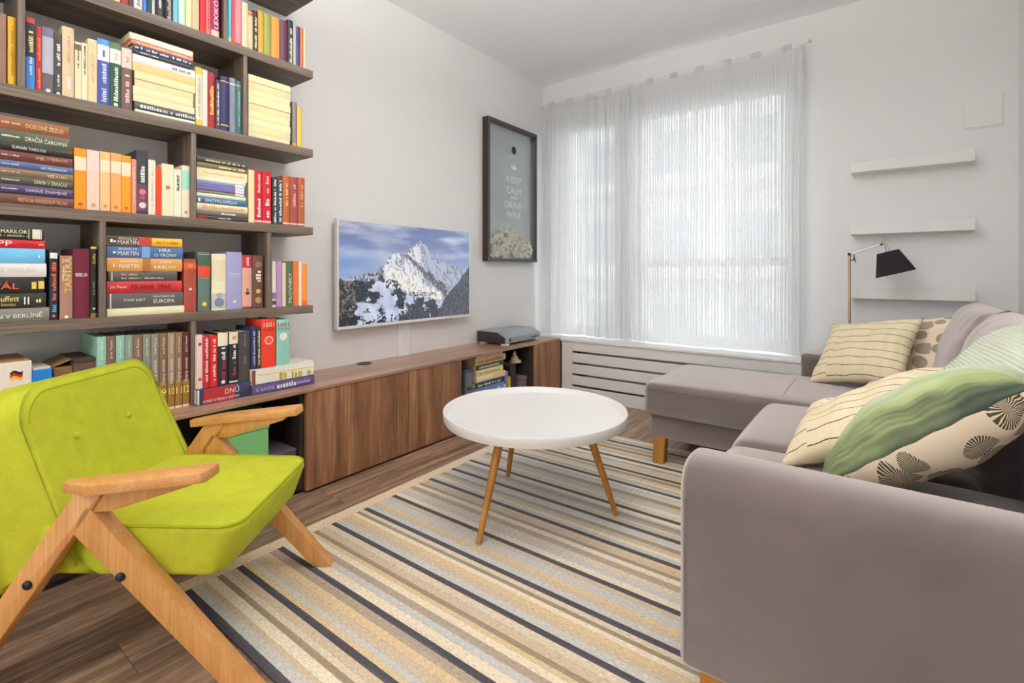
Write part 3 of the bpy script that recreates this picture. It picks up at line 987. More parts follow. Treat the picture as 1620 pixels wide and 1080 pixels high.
stand_row(1, [
    (78.6, 91.2, 394, (32, 38, 54), 'midnight-blue hardback', [('v', .28, .84, 'TICHÁ RIEKA', (214, 92, 46), .6)][:0] + [('m', .28, .84, (214, 92, 46), .6), ('m', .11, .25, (90, 150, 190), .65), ('o', .03, .08, (222, 90, 50), .22), ('b', .87, .95, W_)]),
    (94.6, 115, 404, (150, 112, 96), 'bronze hardback', [('v', .42, .97, 'TANTRA', (226, 186, 90), .5, .12), ('m', .6, .95, (240, 210, 130), .16, -.26), ('o', .01, .06, W_, .16)]),
    (115.6, 142.2, 393, (96, 28, 44), 'thick maroon hardback', [('h', .6, .65, 'BIBLIA', (236, 224, 220), .72)], {'d': .17}),
    (143.4, 153.4, 390, (34, 31, 28), 'black gilt hardback', [('v', .74, .92, 'Sofie', G_, .5), ('v', .28, .55, 'J.L.K. TICHÝ', (190, 180, 150), .36), ('o', .1, .15, W_, .2), ('b', .0, .06, (130, 104, 50)), ('b', .97, 1, G_)]),
])
MT = (232, 226, 214)
lying_stack(1, 183, 502.5, [
    (488, 169.3, 291.5, (232, 214, 178), 'cream book', (), PB), (463.5, 169.3, 289.5, (84, 80, 78), 'dark grey book', [('t', 195, 230, 'TONY JUDT', MT, .2), ('t', 243, 276, 'POVOJNOVÁ', MT, .2, .2), ('t', 243, 276, 'EUROPA', MT, .27, -.12), ('b', 173.5, 176, (222, 216, 206))]),
    (445, 169.3, 288.5, (172, 42, 46), 'brick-red book', [('t', 174, 201, 'Jan Pauer', (240, 226, 216), .3), ('t', 207, 270, 'PRAHA 1968', (96, 22, 28), .48)]), (429, 172, 280.5, (80, 72, 66), 'brown-grey book', [('m', 190, 216, (226, 150, 140), .18, 0, .2), ('m', 190, 258, (190, 184, 176), .18, 0, -.18), ('b', 176, 178, (210, 206, 200))]),
    (407.5, 169.3, 288.5, (196, 140, 72), 'golden-brown book', [('t', 188, 220, 'MARTIN', MT, .32, -.12), ('t', 190, 218, 'GEORGE R.R.', MT, .17, .24), ('t', 252, 270, 'SÚBOJ', MT, .22, .22), ('t', 244, 278, 'KRÁĽOV', MT, .32, -.14), ('m', 174, 181, W_, .3), ('b', 226, 238, (150, 100, 50))]),
    (387.5, 169.3, 289.5, (70, 100, 142), 'blue book', [('t', 186, 219, 'MARTIN', MT, .34, -.12), ('t', 187, 218, 'GEORGE R.R.', MT, .17, .24), ('t', 252, 270, 'HRA', MT, .3, .2), ('t', 244, 279, 'O TRÓNY', MT, .3, -.18), ('m', 174, 181, W_, .3), ('b', 224, 237, (110, 150, 190))]),
    (373, 169.3, 288.5, (222, 166, 44), 'red-and-yellow book', [('b', 170, 219, (72, 58, 56)), ('b', 219, 240, (170, 60, 48)), ('t', 186, 219, 'MARTIN', MT, .42, -.14), ('t', 187, 218, 'GEORGE R.R.', MT, .22, .26), ('m', 174, 181, W_, .4), ('m', 248, 280, (170, 110, 30), .3)]),
], name='lowest-shelf novel stack')
stand_row(1, [
    (291.2, 311, 409, (146, 66, 52), 'red-brown hardback', [('b', .8, .93, (188, 84, 52)), ('o', .4, .46, (206, 190, 180), .12), ('b', .38, .4, (146, 66, 52)), ('m', .36, .6, (206, 200, 196), .1), ('h', .82, .9, 'VII', G_, .5)][:2] + [('h', .83, .91, 'W', G_, .4)], {'d': .16}),
    (313.4, 332.8, 398, (86, 104, 96), 'grey-green hardback', [('b', .56, .96, (206, 208, 176)), ('b', .565, .955, (70, 90, 76)), ('b', .58, .76, (196, 64, 46)), ('o', .08, .16, (226, 190, 70), .2), ('m', .8, .9, (226, 220, 190), .02)][:4] + [('h', .85, .93, 'AENEIS', (226, 220, 190), .7)][:0], {'d': .18}),
    (335, 358, 401, (230, 214, 180), 'thick ivory hardback', [('b', .03, .3, (190, 186, 180)), ('o', .04, .24, (112, 120, 136), .34), ('o', .2, .33, (150, 156, 166), .2), ('b', .52, .9, (214, 204, 170))], {'d': .18}),
    (358.6, 383, 398, (150, 150, 190), 'wide lavender hardback', [('h', .6, .63, 'DIVADLO', W_, .7), ('h', .56, .59, 'MYSLENIA', W_, .75), ('o', .1, .17, (214, 214, 226), .1)], {'d': .18}),
    (383.6, 399, 403, (202, 150, 132), 'pink-and-red hardback', [('b', .76, 1, (160, 42, 56)), ('m', .8, .95, (226, 180, 170), .3), ('o', .22, .36, (70, 56, 66), .2), ('o', .32, .39, (80, 64, 74), .12), ('b', 0, .04, (150, 60, 60))]),
    (400, 416.8, 403.5, (92, 66, 54), 'dark brown pictorial hardback', [('m', .5, .7, (226, 214, 196), .5), ('o', .28, .36, (190, 160, 110), .22), ('o', .1, .2, (160, 130, 90), .3), ('o', .75, .9, (130, 96, 80), .3)], {'d': .16}),
])
stand_row(1, [
    (430.4, 436.7, 413, (226, 214, 200), 'white paperback', [('b', .05, .14, (96, 60, 60)), ('b', .18, .32, (120, 120, 150))], PB), (437.2, 445.5, 413, (170, 132, 176), 'lilac paperback', (), PB),
    (446, 452.4, 415, (206, 196, 166), 'stone paperback', (), PB), (453, 463.6, 414, (84, 92, 70), 'dark green paperback', [('v', .08, .75, 'FILOVNÍKY', (214, 220, 196), .55)], PB),
    (464.1, 472.4, 413, (206, 104, 46), 'orange paperback', (), PB), (472.9, 477.6, 414, (232, 214, 196), 'shell-white paperback', (), PB), (478.2, 486, 417, (212, 132, 62), 'amber-orange paperback', [('b', .0, .12, (206, 90, 40))], PB),
])

# ---- on the cabinet top, under the lowest shelf
XT = -2.19
GR = {'group': 'volumes of the art history series', 'd': 0.19}
vols = [(154, 168.6, (140, 182, 162), 'mint'), (169.2, 183.4, (112, 84, 70), 'brown'), (184, 197.8, (132, 176, 160), 'mint'), (198.4, 210.6, (122, 138, 122), 'grey-green'), (211.2, 225.6, (120, 92, 76), 'brown'),
        (226.3, 239, (120, 128, 112), 'grey-green'), (239.7, 251.8, (128, 120, 108), 'grey'), (252.5, 265, (116, 90, 68), 'brown'), (265.7, 277, (150, 128, 106), 'tan'), (277.6, 288.8, (126, 98, 72), 'brown'), (289.3, 300.3, (90, 38, 34), 'maroon')]
rows = []
for k, (a, b, c, nm) in enumerate(vols):
    n = k + 2
    rows.append((a, b, 533 - (a - 154) * .056, c, nm + ' volume', [('b', .0, .36, (140, 106, 48)), ('b', .0, .03, (226, 206, 180)), ('v', .73, .95, 'José Pijoan', (234, 226, 210), .34), ('v', .34, .66, 'Dejiny umenia', (240, 234, 220), .5), ('h', .19, .28, str(n), (236, 210, 120), .62 if n < 10 else .8)] if k > 5 else [('v', .73, .95, 'José Pijoan', (234, 226, 210), .34)],
                 {'d': 0.19, 'label': '%s art history volume on the cabinet top, between %s and %s' % (nm, ('a ' + vols[k - 1][3] + ' one') if k else 'the dark box', ('a ' + vols[k + 1][3] + ' one') if k < 10 else 'an upright'), 'rec': 0.0}))
stand_row(0, rows, xs=XT)
ZD = lying_stack(0, 340, 628, [(612, 311.8, 397, (52, 58, 86), 'navy book', [('b', 322, 372, (162, 44, 50)), ('t', 356, 378, 'DNŮ', W_, .48, .18), ('t', 321, 378, 'KTERÉ OTŘÁSLY SVĚTEM', (226, 222, 226), .22, -.28), ('b', 312, 315, W_)],
                               {'d': .15, 'rec': 0, 'label': 'thick navy and red book lying under upright books on the cabinet top'})], xs=-2.155, name='x')
XT2 = -2.162
stand_row(0, [
    (311.8, 320.3, 530, (226, 196, 190), 'pink floral paperback', [('o', .75, .9, (150, 60, 80), .35), ('o', .1, .25, (170, 70, 90), .35)], PB), (320.9, 332.3, 532, (170, 40, 44), 'dull-red hardback', [('m', .12, .95, (240, 206, 196), .4)]),
    (332.9, 344.3, 531, (190, 34, 40), 'bright-red hardback', [('m', .12, .92, (240, 206, 196), .4)]), (344.8, 361, 527, (46, 46, 48), 'black white-topped hardback', [('b', .75, 1, (226, 214, 190)), ('m', .48, .72, W_, .4), ('m', .1, .44, (150, 46, 66), .4), ('o', .03, .09, W_, .2)]),
    (362.8, 377, 525.5, (40, 40, 42), 'jet-black white-topped hardback', [('b', .77, 1, (222, 206, 186)), ('m', .44, .74, W_, .4), ('m', .12, .42, (160, 60, 76), .4), ('b', .02, .05, W_), ('o', .84, .93, (206, 140, 120), .25)]),
    (377.6, 396.6, 525, (66, 64, 64), 'smoke-grey hardback', [('m', .7, .95, (150, 146, 140), .1), ('m', .35, .5, (150, 146, 140), .1)]),
], base=ZD, xs=XT2, dflt=.14, where='on the navy lying book')
ZP = lying_stack(0, 440, 622, [
    (602.5, 399, 497.5, (86, 76, 122), 'violet book', [('t', 404, 435, 'TZ. ALMOŽNÍK', (196, 186, 226), .4), ('m', 438, 468, (232, 226, 226), .5), ('m', 470, 490, (170, 164, 196), .3)], {'d': .17, 'rec': 0, 'label': 'violet hardback lying lowest in the pair at the end of the cabinet-top books'}),
    (579, 398, 496.5, (226, 214, 196), 'pictorial book', [('b', 405, 496, (232, 222, 206)), ('b', 398.5, 404, (110, 70, 50)), ('m', 442, 488, (170, 150, 60), .5, 0, -.2), ('m', 408, 494, (232, 200, 60), .1, 0, .12)], {'d': .17, 'rec': 0, 'label': 'yellow-edged pictorial hardback lying on the violet hardback'}),
], xs=-2.145, name='y')
stand_row(0, [
    (398.5, 405.3, 517, (46, 50, 92), 'ultramarine hardback', [('m', .1, .9, (180, 176, 196), .45)]), (406, 413, 518, (52, 50, 56), 'black slim hardback', [('m', .1, .9, (206, 200, 150), .45)]),
    (413.8, 436.6, 505.5, (206, 58, 38), 'large red hardback', [('h', .84, .93, '1001', (240, 220, 190), .74), ('h', .75, .83, 'NÁP', (120, 24, 22), .74), ('o', .48, .64, (236, 190, 170), .3), ('o', .52, .6, (206, 80, 60), .22), ('m', .28, .31, (226, 150, 130), .02)][:4]),
    (438, 458.2, 506, (136, 188, 176), 'large teal hardback', [('h', .84, .93, '1001', (176, 42, 56), .85), ('h', .76, .82, 'KONYH', (60, 110, 116), .85), ('b', .62, .68, (226, 222, 206)), ('b', .54, .56, (226, 222, 206)), ('h', .44, .5, 'ÍZEK', (40, 60, 60), .6)][:2] + [('o', .56, .7, (222, 220, 206), .3), ('m', .3, .52, (60, 50, 60), .02)][:1]),
], base=ZP, xs=-2.15, dflt=.15, where='on the pictorial lying book')

# boxes at the wall end of the cabinet top
bxw = thing('storage_box', 'white cardboard slipcase with a small black-red-gold flag behind the armchair', 'box', (-2.28, 0.29, 0.4725))
ya, yb = onX(1, 400, -2.19).y, onX(50.5, 400, -2.19).y
zt = onX(3, 575, -2.19).z
obj('body', box(-2.40, -2.19, ya, yb, 0.4725, zt, 0.002, 1), colmat((222, 212, 198)), bxw)
obj('lid', box(-2.402, -2.40 + 0.205, ya + 0.004, yb - 0.004, zt, zt + 0.004), colmat((150, 110, 76)), bxw)
for k, c in enumerate(((34, 30, 30), (178, 36, 36), (222, 172, 50))):
    bm = B()
    n = 6
    r0 = onX(16, 587.5 + k * 4.2, -2.1885)
    r1 = onX(36, 587.5 + k * 4.2, -2.1885)
    vs = []
    for q in range(n + 1):
        t = q / n
        y = r0.y + (r1.y - r0.y) * t
        z = (r0.z + r1.z) / 2 + 0.005 * math.sin(t * 5.5) + 0.006 * t - 0.003
        vs.append((bm.verts.new((-2.1893, y, z)), bm.verts.new((-2.1893, y, z - 0.0085))))
    for a, b in zip(vs, vs[1:]):
        bm.faces.new((a[0], a[1], b[1], b[0]))
    obj('flag_stripe', bm, colmat(c), bxw)
bb = thing('storage_box', 'bright blue box beside the white slipcase on the cabinet top', 'box', (-2.28, 0.36, 0.4725))
ya, yb = onX(51.5, 400, -2.19).y, onX(82.5, 400, -2.19).y
zt = onX(52, 586, -2.19).z
obj('body', box(-2.36, -2.19, ya, yb, 0.4725, zt, 0.002, 1), colmat((30, 112, 186)), bb)
obj('lid_flap', box(-2.36, -2.20, ya + 0.002, yb - 0.002, zt, zt + 0.006), colmat((206, 196, 176)), bb)
cbx = thing('storage_box', 'brown open carton beside the blue box on the cabinet top', 'box', (-2.3, 0.44, 0.4725))
ya, yb = onX(84, 400, -2.22).y, onX(116, 400, -2.22).y
zt = onX(90, 582, -2.22).z
obj('body', box(-2.41, -2.22, ya, yb, 0.4725, zt, 0.002, 1), colmat((120, 88, 58)), cbx)
fl_ = B()
prism([(0, 0), (0.05, 0.02), (0.05, 0.023), (0, 0.003)], (-2.24, ya, zt), (0, 1, 0), (0, 0, 1), (-1, 0, 0), 0.16, bm=fl_)
obj('flap', fl_, colmat((150, 112, 76)), cbx)
cb2 = thing('storage_box', 'dark brown box between the carton and the art history volumes', 'box', (-2.3, 0.49, 0.4725))
ya, yb = onX(117, 400, -2.21).y, onX(152, 400, -2.21).y
zt = onX(118, 574, -2.21).z
obj('body', box(-2.41, -2.21, ya, yb, 0.4725, zt, 0.002, 1), colmat((92, 70, 58)), cb2)
obj('lid', box(-2.415, -2.208, ya - 0.0005, yb + 0.0005, zt, zt + 0.012, 0.001, 1), colmat((66, 48, 40)), cb2)

# ================================================================== THINGS IN THE LOW NICHES
XN = -2.12
M_gbox = plain('green_card', rgb(124, 190, 120, 1.1), rough=0.6, var=0.04)
gb = thing('storage_box', 'light green storage box with metal corners in the open niche', 'box', (-2.2, 0.93, 0.038))
ya, yb = onX(360, 700, XN).y, onX(425, 700, XN).y
zt = onX(362, 663, XN).z
obj('body', box(XN - 0.24, XN, ya, yb, 0.0385, zt - 0.075, 0.002, 1), M_gbox, gb)
obj('lid', box(XN - 0.243, XN + 0.003, ya - 0.003, yb + 0.003, zt - 0.0745, zt, 0.002, 1), M_gbox, gb)
for yy in (ya + 0.004, yb - 0.004):
    obj('corner_rivet', lathe([(0.011, 0), (0.009, 0.004), (0, 0.006)], (XN + 0.003, yy + (0.006 if yy < (ya + yb) / 2 else -0.006), zt - 0.014), (1, 0, 0), 12), M_steel, gb, smooth=True)
db = thing('storage_box', 'low dark plum storage box beside the green box', 'box', (-2.25, 1.12, 0.038))
ya, yb = onX(428, 720, XN).y, y_b - 0.026
zt = onX(472, 706, XN).z
obj('body', box(XN - 0.24, XN + 0.01, ya, yb, 0.0385, zt - 0.012, 0.002, 1), colmat((74, 64, 72)), db)
obj('lid', box(XN - 0.242, XN + 0.012, ya - 0.001, yb + 0.001, zt - 0.0118, zt, 0.002, 1), colmat((82, 70, 78)), db)
rt = thing('router', 'black network router lying in the open niche behind the armchair', 'router', (-2.25, 0.68, 0.04))
obj('casing', prism(rrect(-0.11, 0.11, -0.08, 0.08, 0.03, 4), (-2.25, 0.62, 0.0385), (0, 1, 0), (-1, 0, 0), (0, 0, 1), 0.2, 0.012), M_black, rt, smooth=True)
obj('status_strip', box(-2.17, -2.1685, 0.55, 0.69, 0.10, 0.108), colmat((120, 124, 130)), rt)

# niche under the receiver
b0 = 0.0385
dr = thing('document_drawer', 'small grey plastic drawer unit in the niche beside the lying books', 'drawer unit', (-2.2, 2.3, b0))
ya, yb = onX(731.5, 600, XN).y + 0.022, onX(747, 600, XN).y
zt = onX(733, 586, XN).z
obj('body', box(XN - 0.24, XN, ya, yb, b0, zt, 0.004, 2), colmat((74, 82, 90)), dr)
for k in range(2):
    z0 = b0 + 0.02 + k * (zt - b0 - 0.03) / 2
    f = obj('drawer_front', box(XN, XN + 0.005, ya + 0.008, yb - 0.008, z0, z0 + (zt - b0 - 0.06) / 2, 0.001, 1), colmat((96, 106, 114)), dr)
    obj('handle', box(XN + 0.005, XN + 0.009, (ya + yb) / 2 - 0.02, (ya + yb) / 2 + 0.02, z0 + 0.03, z0 + 0.05, 0.001, 1), colmat((52, 58, 64)), f)
tp = [(628, (92, 118, 152), 'blue-grey atlas', ()), (609, (96, 126, 164), 'denim-blue book', [('m', 758, 797, (206, 214, 220), .5)]), (600.5, (44, 48, 56), 'black lettered book', [('m', 756, 792, (206, 214, 214), .5)]), (591.5, (222, 216, 170), 'pale lemon book', [('b', 780, 799, (226, 196, 150))]),
      (581.5, (224, 202, 150), 'sand book', [('m', 756, 790, (180, 150, 90), .3)]), (573.5, (76, 76, 74), 'charcoal grey book', [('m', 758, 790, (206, 206, 200), .5)]), (563.5, (222, 190, 140), 'ochre lettered book', [('m', 755, 797, (180, 110, 30), .5)]), (558, (232, 224, 214), 'white slim book', ())]
lying_stack(0, 776, 640, [(v, 753 + (0, 0, 0, 1.5, 1, 1.5, -.5, 0)[k], 798 + (0, 0, -1, 2, -2, -1, 2, -3)[k], c, d_, it, {'rec': 0.002 * k, 'd': .17}) for k, (v, c, d_, it) in enumerate(tp)], base=b0, xs=XN, name='low niche stack')
for k, (u0, u1, v, c, lab) in enumerate(((800.5, 804.5, 588, (120, 110, 168), 'slim purple paperback standing in the niche beside the lying stack'), (805.5, 810, 597, (222, 192, 26), 'short bright yellow book standing in the niche under the receiver'),
                                         (811, 815, 579, (58, 42, 42), 'dark brown book with pale pages standing in the niche'), (816.5, 822, 577, (66, 50, 50), 'black-brown tall binder standing in the niche under the figurine'))):
    y0, y1 = onX(u0, 500, XN).y, onX(u1, 500, XN).y
    book(True, y0, y1, b0, onX(u0, v, XN).z, XN - 0.01 * k, 0.2, c, lab)
y0, y1 = onX(826, 600, XN).y, min(onX(835.5, 600, XN).y, y_e - 0.026)
pbx = thing('storage_box', 'small mauve box standing in the niche next to the binders', 'box', (-2.2, (y0 + y1) / 2, b0))
zt = onX(826, 596, XN).z
obj('body', box(XN - 0.12, XN, y0, y1, b0, zt - 0.02, 0.003, 1), colmat((112, 92, 108)), pbx)
obj('lid', box(XN - 0.122, XN + 0.002, y0 - 0.002, y1 + 0.002, zt - 0.0198, zt, 0.003, 1), colmat((124, 102, 118)), pbx)
fy = onX(817, 600, XN - 0.06).y
fz = onX(811, 579, XN).z + 0.003
fg = thing('figurine', 'small cream figurine resting on the books inside the niche', 'figurine', (XN - 0.07, fy, fz))
obj('base', lathe([(0, 0), (0.045, 0), (0.045, 0.015), (0.03, 0.022), (0, 0.022)], (XN - 0.07, fy, fz), seg=16), colmat((222, 204, 170)), fg, smooth=True)
obj('body', lathe([(0.028, 0.02), (0.03, 0.035), (0.018, 0.05), (0.01, 0.06), (0.014, 0.068), (0.004, 0.085), (0, 0.09)], (XN - 0.07, fy - 0.01, fz), seg=12), colmat((226, 210, 180)), fg, smooth=True)

# ---- receiver on the worktop
rv = thing('receiver', 'flat grey video receiver with sloping front standing on the worktop', 'receiver', (-2.26, 2.98, 0.472))
M_alu = plain('receiver_alu', (0.40, 0.42, 0.44, 1), rough=0.35, metal=0.6, var=0.03)
M_rside = plain('receiver_side', rgb(52, 46, 46), rough=0.4)
ry0, ry1 = 2.80, 3.255
rx0, rx1 = -2.415, -2.155
z0 = 0.484
obj('chassis', prism([(rx0, z0), (rx1, z0), (rx1, z0 + 0.042), (rx1 - 0.075, z0 + 0.078), (rx0, z0 + 0.078)], (0, ry0, 0), (1, 0, 0), (0, 0, 1), (0, 1, 0), ry1 - ry0), M_rside, rv)
obj('front_panel', box(rx1, rx1 + 0.004, ry0, ry1, z0 + 0.001, z0 + 0.042, 0.001, 1), M_alu, rv)
obj('top_cover', prism([(rx1 + 0.004, z0 + 0.042), (rx1 + 0.004, z0 + 0.0445), (rx1 - 0.074, z0 + 0.081), (rx0, z0 + 0.081), (rx0, z0 + 0.0785), (rx1 - 0.075, z0 + 0.0785)], (0, ry0 - 0.001, 0), (1, 0, 0), (0, 0, 1), (0, 1, 0), ry1 - ry0 + 0.002), M_alu, rv)
for k, yy in enumerate((ry0 + 0.03, ry0 + 0.055)):
    obj('button', lathe([(0, 0.004), (0.009, 0.004), (0.009, 0)], (rx1 + 0.004, yy, z0 + 0.022), (1, 0, 0), 12), M_steel if k == 0 else M_black, rv)
for k in range(4):
    obj('jack_socket', lathe([(0, 0.002), (0.007, 0.002), (0.007, 0)], (rx1 + 0.004, ry1 - 0.12 + 0.026 * k, z0 + 0.02), (1, 0, 0), 10), M_black, rv)
for yy in (ry0 + 0.03, ry1 - 0.03):
    for xx in (rx0 + 0.04, rx1 - 0.02):
        obj('foot', lathe([(0, 0), (0.03, 0), (0.032, 0.006), (0.026, 0.0118), (0, 0.0118)], (xx, yy, 0.4722), seg=16), M_white, rv, smooth=True)

# ================================================================== TELEVISION
tv = thing('television', 'white-framed wall television showing a snowy mountain picture', 'television', (-2.40, 2.12, 0.685))
ty0, ty1, tz0, tz1 = 1.576, 2.669, 0.684, 1.299
tx = -2.368
obj('housing', box(tx - 0.030, tx - 0.003, ty0, ty1, tz0, tz1, 0.004, 2), M_white, tv)
bz = B()
bw = 0.012
add_box(bz, tx - 0.003, tx, ty0, ty1, tz1 - bw, tz1, 0.001, 1)
add_box(bz, tx - 0.003, tx, ty0, ty1, tz0, tz0 + bw * 1.4, 0.001, 1)
add_box(bz, tx - 0.003, tx, ty0, ty0 + bw, tz0 + bw * 1.4, tz1 - bw, 0.001, 1)
add_box(bz, tx - 0.003, tx, ty1 - bw, ty1, tz0 + bw * 1.4, tz1 - bw, 0.001, 1)
obj('bezel', bz, M_white, tv)
obj('wall_bracket', box(XW + .001, tx - 0.030, 1.95, 2.3, 0.85, 1.15), M_black, tv)
obj('sensor', box(tx - 0.012, tx - 0.002, 2.48, 2.53, tz0 - 0.006, tz0), M_steel, tv)


def lerp(pts, x):
    for (a, b), (c, d) in zip(pts, pts[1:]):
        if x <= c:
            return b + (d - b) * max(0, min(1, (x - a) / (c - a)))
    return pts[-1][1]


RIDGE = [(0, .45), (.10, .47), (.16, .49), (.24, .53), (.29, .58), (.32, .66), (.37, .715), (.42, .69), (.455, .70), (.475, .76), (.51, .79), (.535, .835), (.56, .86), (.585, .825), (.62, .79), (.66, .72), (.70, .68), (.715, .655), (.77, .64), (.82, .61), (.90, .58), (.96, .55), (1, .52)]
FOREST = [(0, -1), (.68, -.05), (.72, .08), (.77, .22), (.84, .32), (.9, .41), (.96, .51), (1, .58)]


def mix(a, b, t):
    t = max(0, min(1, t))
    return tuple(x + (y - x) * t for x, y in zip(a, b))


def fb(x, y, s, o=4):
    return noise.fractal(Vector((x * s, y * s, 3.7)), 0.9, 2.1, o)


def rid(x, y, sc, o=4):
    return 1 - abs(noise.fractal(Vector((x * sc, y * sc, 8.3)), 0.8, 2.2, o)) * 1.6


def picture(u, v):
    a = u * 1.78
    n1, n2, n3 = fb(a, v, 9), fb(a + 5, v, 34), fb(a + 3, v, 85, 2)
    # sky
    c = mix((158, 174, 208), (112, 126, 170), (v - .45) * 2.2)
    cl = fb(a * .45 + 9, v * 2.4, 3.0)
    c = mix(c, (190, 194, 212), max(0, .25 + cl * 1.1))
    c = mix(c, (122, 126, 150), max(0, fb(a * .6 + 2, v * 2.2, 2.2) + .05) * 1.2 * max(0, min(1, (v - .6) * 4)) * (1.2 - u))
    if u < .34:
        c = mix(c, (112, 146, 200), max(0, .75 - abs(v - .6) * 4) * (1 - u / .36))
    r = lerp(RIDGE, u) + n2 * .012 + n3 * .006
    if v < r:
        d = r - v
        # gullies run down from the ridge
        g = rid(a * 1.25 + v * .55, v * .38 + a * .1, 16) + n3 * .5
        snow, rock = (222, 224, 232), (92, 94, 108)
        k = max(0, min(1, (g - .62) * 2.1 + max(0, .06 - d) * 3))
        c = mix(snow, rock, k)
        if u > .555 + d * .12:                  # the right flank lies in blue shade
            c = mix(c, (118, 130, 164), .42)
        if u < .30:                              # low wooded ridge on the left
            c = mix((190, 194, 206), (86, 92, 104), .35 + n2 * 1.5 + n3)
        # big sunlit snow field under the shoulder
        top = .60 - max(0, u - .33) * .82
        bot = .34 - max(0, u - .36) * .42
        if .29 < u < .74 and bot + n1 * .03 < v < top + n1 * .05:
            c = mix((236, 232, 226), (170, 166, 164), max(0, n2 * 1.6 + n3 * .6 - .02))
        # dark wooded rib crossing towards the lower right
        rb = .70 - (u - .44) * 1.22
        wd_ = .022 + (u - .42) * .13
        if .42 < u < .79 and abs(v - rb - n1 * .03) < wd_ + n2 * .03:
            c = mix((84, 84, 92), (140, 142, 150), .35 + n2 * 1.4 + n3)
        # rib in shade under the left shoulder
        lb = .50 - (u - .27) * 1.15
        if .25 < u < .45 and -.09 < v - lb - n1 * .06 < .015 and n2 > -.16:
            c = mix((50, 52, 60), (92, 94, 102), .3 + n3 * 1.5)
        # valley floor: bluish snow and clumps of wood
        vl = .40 - .28 * max(0, u - .1) + n1 * .05
        if u < .34:
            vl = .44 + n1 * .04
        if v < min(vl, bot if u > .3 else 1):
            c = mix((206, 212, 230), (164, 174, 204), .4 + n1)
            w = fb(a + 1.3, v * 1.15 + 4, 5.5) + n2 * .35
            if w > .19 - (.22 if u < .24 and v > .2 else 0):
                c = mix((36, 40, 48), (84, 88, 98), .3 + n3 * 1.6)
        if u < .10 + n1 * .05 and v < .43:
            c = mix((44, 44, 48), (136, 132, 128), .3 + n2 * 1.4 + n3)
        if .47 < u < .70 and abs(v - .27 + (u - .58) * .1) < .022 and n3 > .02:
            c = (60, 54, 56)
        t1 = .21 - abs(u - .53) * 1.0 + n2 * .10 + n3 * .05
        if .39 < u < .64 and v < t1:
            c = mix((42, 46, 54), (90, 94, 104), .35 + n3 * 1.5)
        if v < .06 + n1 * .08 and u < .37 and n2 > -.12:
            c = (38, 42, 52)
    f = lerp(FOREST, u) + n3 * .012
    if v < f:
        c = mix((58, 60, 68), (100, 104, 112), .35 + fb(a * 2.6, v * .8, 40, 2) * 1.5)
    return c


NXp, NYp = 400, 224
sy0, sy1, sz0, sz1 = ty0 + bw, ty1 - bw, tz0 + bw * 1.4, tz1 - bw
vs, fs, cs = [], [], []
for j in range(NYp + 1):
    for i in range(NXp + 1):
        u, v = i / NXp, j / NYp
        vs.append((0, (sy1 - sy0) * (u - .5), (sz1 - sz0) * v))
        c = picture(u, v)
        cs += [lin(c[0]), lin(c[1]), lin(c[2]), 1.0]
for j in range(NYp):
    for i in range(NXp):
        k = j * (NXp + 1) + i
        fs.append((k, k + 1, k + NXp + 2, k + NXp + 1))
me = bpy.data.meshes.new('screen')
me.from_pydata(vs, [], fs)
at = me.color_attributes.new('picture', 'FLOAT_COLOR', 'POINT')
at.data.foreach_set('color', cs)
M_scr, nt, bs = new_mat('lit_screen')
va = nt.nodes.new('ShaderNodeVertexColor')
va.layer_name = 'picture'
bs.inputs['Base Color'].default_value = (0.01, 0.01, 0.012, 1)
bs.inputs['Roughness'].default_value = 0.18
nt.links.new(va.outputs['Color'], bs.inputs['Emission Color'])
bs.inputs['Emission Strength'].default_value = 0.92
me.materials.append(M_scr)
o = bpy.data.objects.new('screen', me)
o.location = (tx - 0.0024, (sy0 + sy1) / 2, sz0)
link(o, tv)

# ================================================================== CORK COLLECTING FRAME
cf = thing('shadow_box', 'tall dark shadow-box frame with corks hanging beside the curtain', 'picture frame', (-2.40, 3.21, 1.09))
cy0, cy1, cz0, cz1 = 2.882, 3.545, 1.088, 2.192
cxf = -2.375
M_fr = plain('dark_brown_frame', rgb(52, 38, 32), rough=0.4)
M_frg = plain('grey_frame_face', rgb(78, 74, 74), rough=0.35)
w = 0.022
for a, b, c, d in ((cy0, cy0 + w, cz0, cz1), (cy1 - w, cy1, cz0, cz1), (cy0 + w, cy1 - w, cz0, cz0 + w), (cy0 + w, cy1 - w, cz1 - w, cz1)):
    obj('frame_side', box(XW, cxf - 0.004, a, b, c, d), M_fr, cf)
    obj('frame_face', box(cxf - 0.004, cxf, a, b, c, d, 0.001, 1), M_frg, cf)
obj('back_board', box(XW, XW + 0.004, cy0 + w, cy1 - w, cz0 + w, cz1 - w), plain('grey_board', rgb(206, 208, 210), rough=0.7), cf)
gp_ = obj('glass', box(cxf - 0.008, cxf - 0.005, cy0 + w, cy1 - w, cz0 + w, cz1 - w), M_glass, cf)
ycm = (cy0 + cy1) / 2
obj('cork_hole', lathe([(0, 0), (0.032, 0)], (cxf - 0.0045, ycm, onX(814, 238, cxf).z), (1, 0, 0), 24), M_black, cf)
for s, u, v, ww, hh in (('KEEP', 814, 285, .2, .05), ('CALM', 814, 302, .2, .052), ('AND', 814, 313, .1, .028), ('DRINK', 814, 325, .24, .052), ('WINE', 814, 340, .2, .052)):
    text(cf, s, (206, 206, 204), (cxf - 0.0044, ycm, onX(u, v, cxf).z), (0, 1, 0), (0, 0, 1), ww, hh)
cb_ = B()
prism([(-.03, 0), (.03, 0), (.04, .035), (.02, .015), (0, .04), (-.02, .015), (-.04, .035)], (cxf - 0.0046, ycm, onX(814, 268, cxf).z), (0, 1, 0), (0, 0, 1), (1, 0, 0), 0.0002, bm=cb_)
